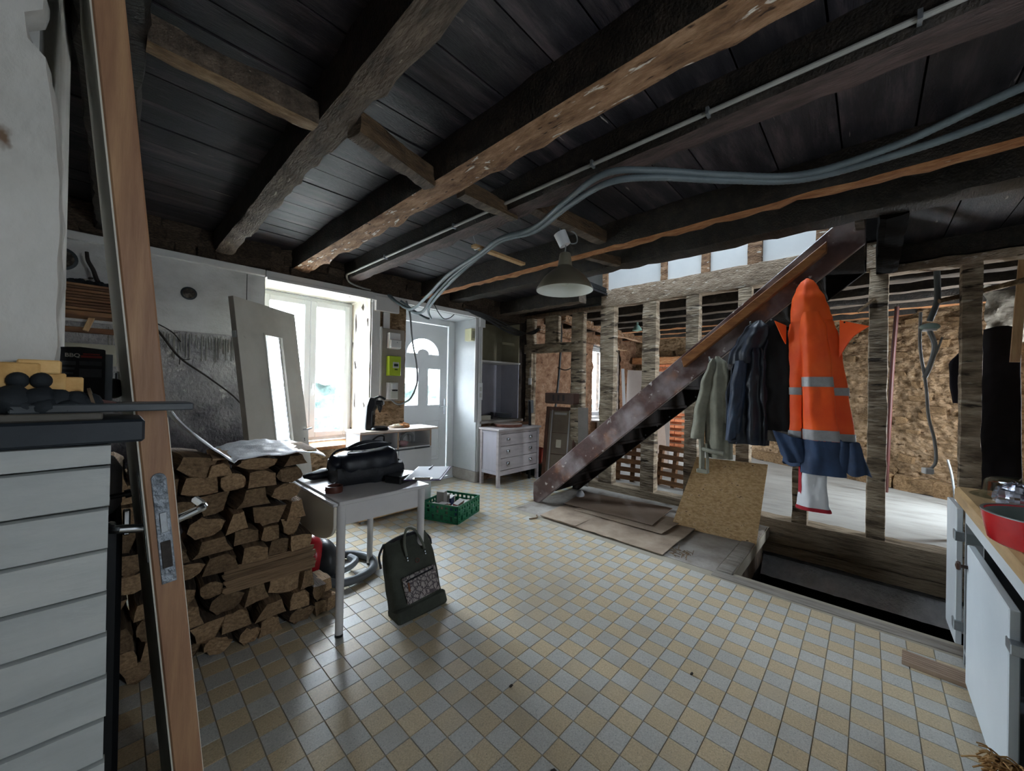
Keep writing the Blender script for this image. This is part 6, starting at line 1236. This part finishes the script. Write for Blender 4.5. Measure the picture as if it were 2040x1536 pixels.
for k, (dx, dz, lab) in enumerate([(0, 0, 'upper ribbed grey conduit swinging from the right edge to the wall beside the front door'), (.07, -.035, 'lower ribbed grey conduit swinging from the right edge to the wall beside the front door')]):
    pts = [(2.02+dx*1.2, -.62, 2.47+dz), (2.14+dx*1.3, -.32, 2.455+dz), (2.26+dx*.6, -.06, 2.45+dz*.6), (2.27+dx*.3, .25, 2.45+dz*.4), (2.06+dx*.3, .52, 2.46+dz*.5), (1.80+dx*.2, .78, 2.47+dz*.8), (1.67+dx*.4, .97, 2.47+dz), (1.745+dx*.4, 1.26, 2.455+dz*.5), (1.87+dx*.3, 1.60, 2.44+dz*.4), (1.86+dx*.4, 1.90, 2.44), (1.93+dx*.3, 2.20, 2.42)]
    pts += [(2.02+.05*k, 2.7, 2.38), (2.15+.06*k, 3.2, 2.30), (2.30+.10*k, 3.75, 2.255-.03*k), (2.28, 4.02, 2.36), (2.235-.03*k, 4.12, 2.45)]
    o = MB().tube(pts, .0155, 10, sub=30, rib=.08).build('corrugated_conduit', conduit, None, smooth=60); tag(o, lab, 'conduit')
o = MB().tube([(1.96, 2.22, 2.42), (2.10, 2.8, 2.33), (2.36, 3.5, 2.24), (2.62, 3.85, 2.20), (2.55, 4.0, 2.27), (2.36, 4.1, 2.41)], .013, 8, sub=14).build('corrugated_conduit', conduit, None, smooth=True); tag(o, 'thin grey conduit hanging lowest before the front door lintel', 'conduit')
o = MB().box(1.86, 2.43, 2.165, 2.215, 2.452, 2.474).build('pine_offcut', pine_h, None, bevel=.002); tag(o, 'short pale pine strip wired under the ceiling left of the lamp', 'batten')
MB().tube([(1.885, 2.19, 2.474), (1.875, 2.19, 2.50), (1.86, 2.19, 2.535)], .003, 5).tube([(1.90, 2.16, 2.45), (1.90, 2.22, 2.45), (1.89, 2.22, 2.49)], .003, 5).build('hanging_wire', steel, o)
for k in range(5):
    q = [(3.35+.03*k, 4.10, 2.47-.008*k), (3.62+.02*k, 4.05, 2.45-.02*k), (3.95, 3.98, 2.36-.025*k-.01*(k % 2)), (4.30, 3.98, 2.28-.02*k), (4.68, 4.0, 2.26+.012*k), (4.80, 3.95, 2.34+.01*k)]
    o = MB().tube(q, .009, 6).build('black_wire', darkcable, None, smooth=True); tag(o, 'dark cable of the bundle sagging across the niche top to the partition', 'cable', 'cable bundle above the niche')
o = MB().tube([(2.80, 4.05, 2.45), (2.86, 4.03, 2.34), (2.95, 4.03, 2.27), (3.06, 4.05, 2.30), (3.15, 4.08, 2.36)], .006, 6).build('loop_wire', darkcable, None, smooth=True); tag(o, 'thin dark wire loop hanging above the front door', 'wire')
o = MB().tube([(4.92, 3.60, 2.41), (4.88, 3.56, 2.2), (4.90, 3.60, 1.7), (4.86, 3.62, 1.20), (4.78, 3.64, .6)], .018, 8).tube([(4.88, 3.62, 1.72), (4.88, 3.45, 1.68), (4.9, 3.25, 1.78), (4.92, 3.1, 1.92)], .008, 6).build('vertical_conduit', darkcable, None, smooth=True); tag(o, 'dark vertical conduit on the stone beyond the left partition bay', 'conduit')
hk = MB().tube([(4.70, 4.03, 1.72), (4.685, 4.03, 1.70), (4.69, 4.03, 1.55)], .004, 5).box(4.675, 4.69, 4.0, 4.055, 1.44, 1.55).build('key_tag', whitepaint, None); tag(hk, 'small white tag hanging on the leftmost partition post', 'tag')
fl_ = thing('far_lamp', 'small green glass bulb holder hanging in the far room', 'lamp', (6.2, 2.9, 2.35)); pw(MB().tube([(6.2, 2.92, 2.68), (6.2, 2.92, 2.50)], .02, 8), 'holder', nm('grey_green_holder', ['#5f7a70', '#7a958b'], 3, rough=.4), fl_, smooth=True); pw(MB().lathe([(.03, 2.50), (.075, 2.44), (.08, 2.41), (0, 2.39)], (6.2, 2.92, 0), 20), 'globe', nm('pale_green_glass', ['#7fa598', '#a5c5ba'], 3, rough=.2), fl_, smooth=True)

# ---- small litter on the tiles
for (x, y, r, lab) in [(1.30, 1.20, .012, 'small dark chip on the tiles in the shadow of the backpack'), (1.12, .82, .018, 'small pale and dark crumb on the tiles in the foreground'), (1.98, .62, .012, 'small brown chip on the bright tiles right of centre')]:
    o = MB().blob((x, y, .005), (r, r*.5, .005), 8, 6, .4, 1, 2).build('wood_chip', nm('dark_chip', ['#1d1815', '#32291f'], 9), None); tag(o, lab, 'chip')
o = MB().tube([(3.05, 2.60, .008), (3.13, 2.56, .012), (3.2, 2.62, .008)], .008, 5).build('bark_strip', splitw, None); tag(o, 'curled bark strip on the floor by the stair foot', 'bark')

# ---- outside: ground, hedge bank seen through the window
og = struct('ground_outside'); bx('gravel', nm('pale_gravel', ['#8a877f', '#a5a29a'], 9, rough=.95), og, -30, 40, 4.95, 60, -.35, -.25)
hd = MB().grid(lambda u, v: (-12+34*u, 12.5+1.6*v+.7*noise.noise(V(u*40, v*4, 1)), -.3+ (1.72+.2*noise.noise(V(u*22, 3, 5)))*v+.22*noise.noise(V(u*60, v*7, 9))), 240, 16).build('hedge', nm('hedge_leaves', ['#17211f', '#24322e', '#37483f'], 9, rough=.8, bump=.8), None, smooth=60, kind='stuff'); tag(hd, 'pale green hedge bank outside beyond the window', 'hedge')
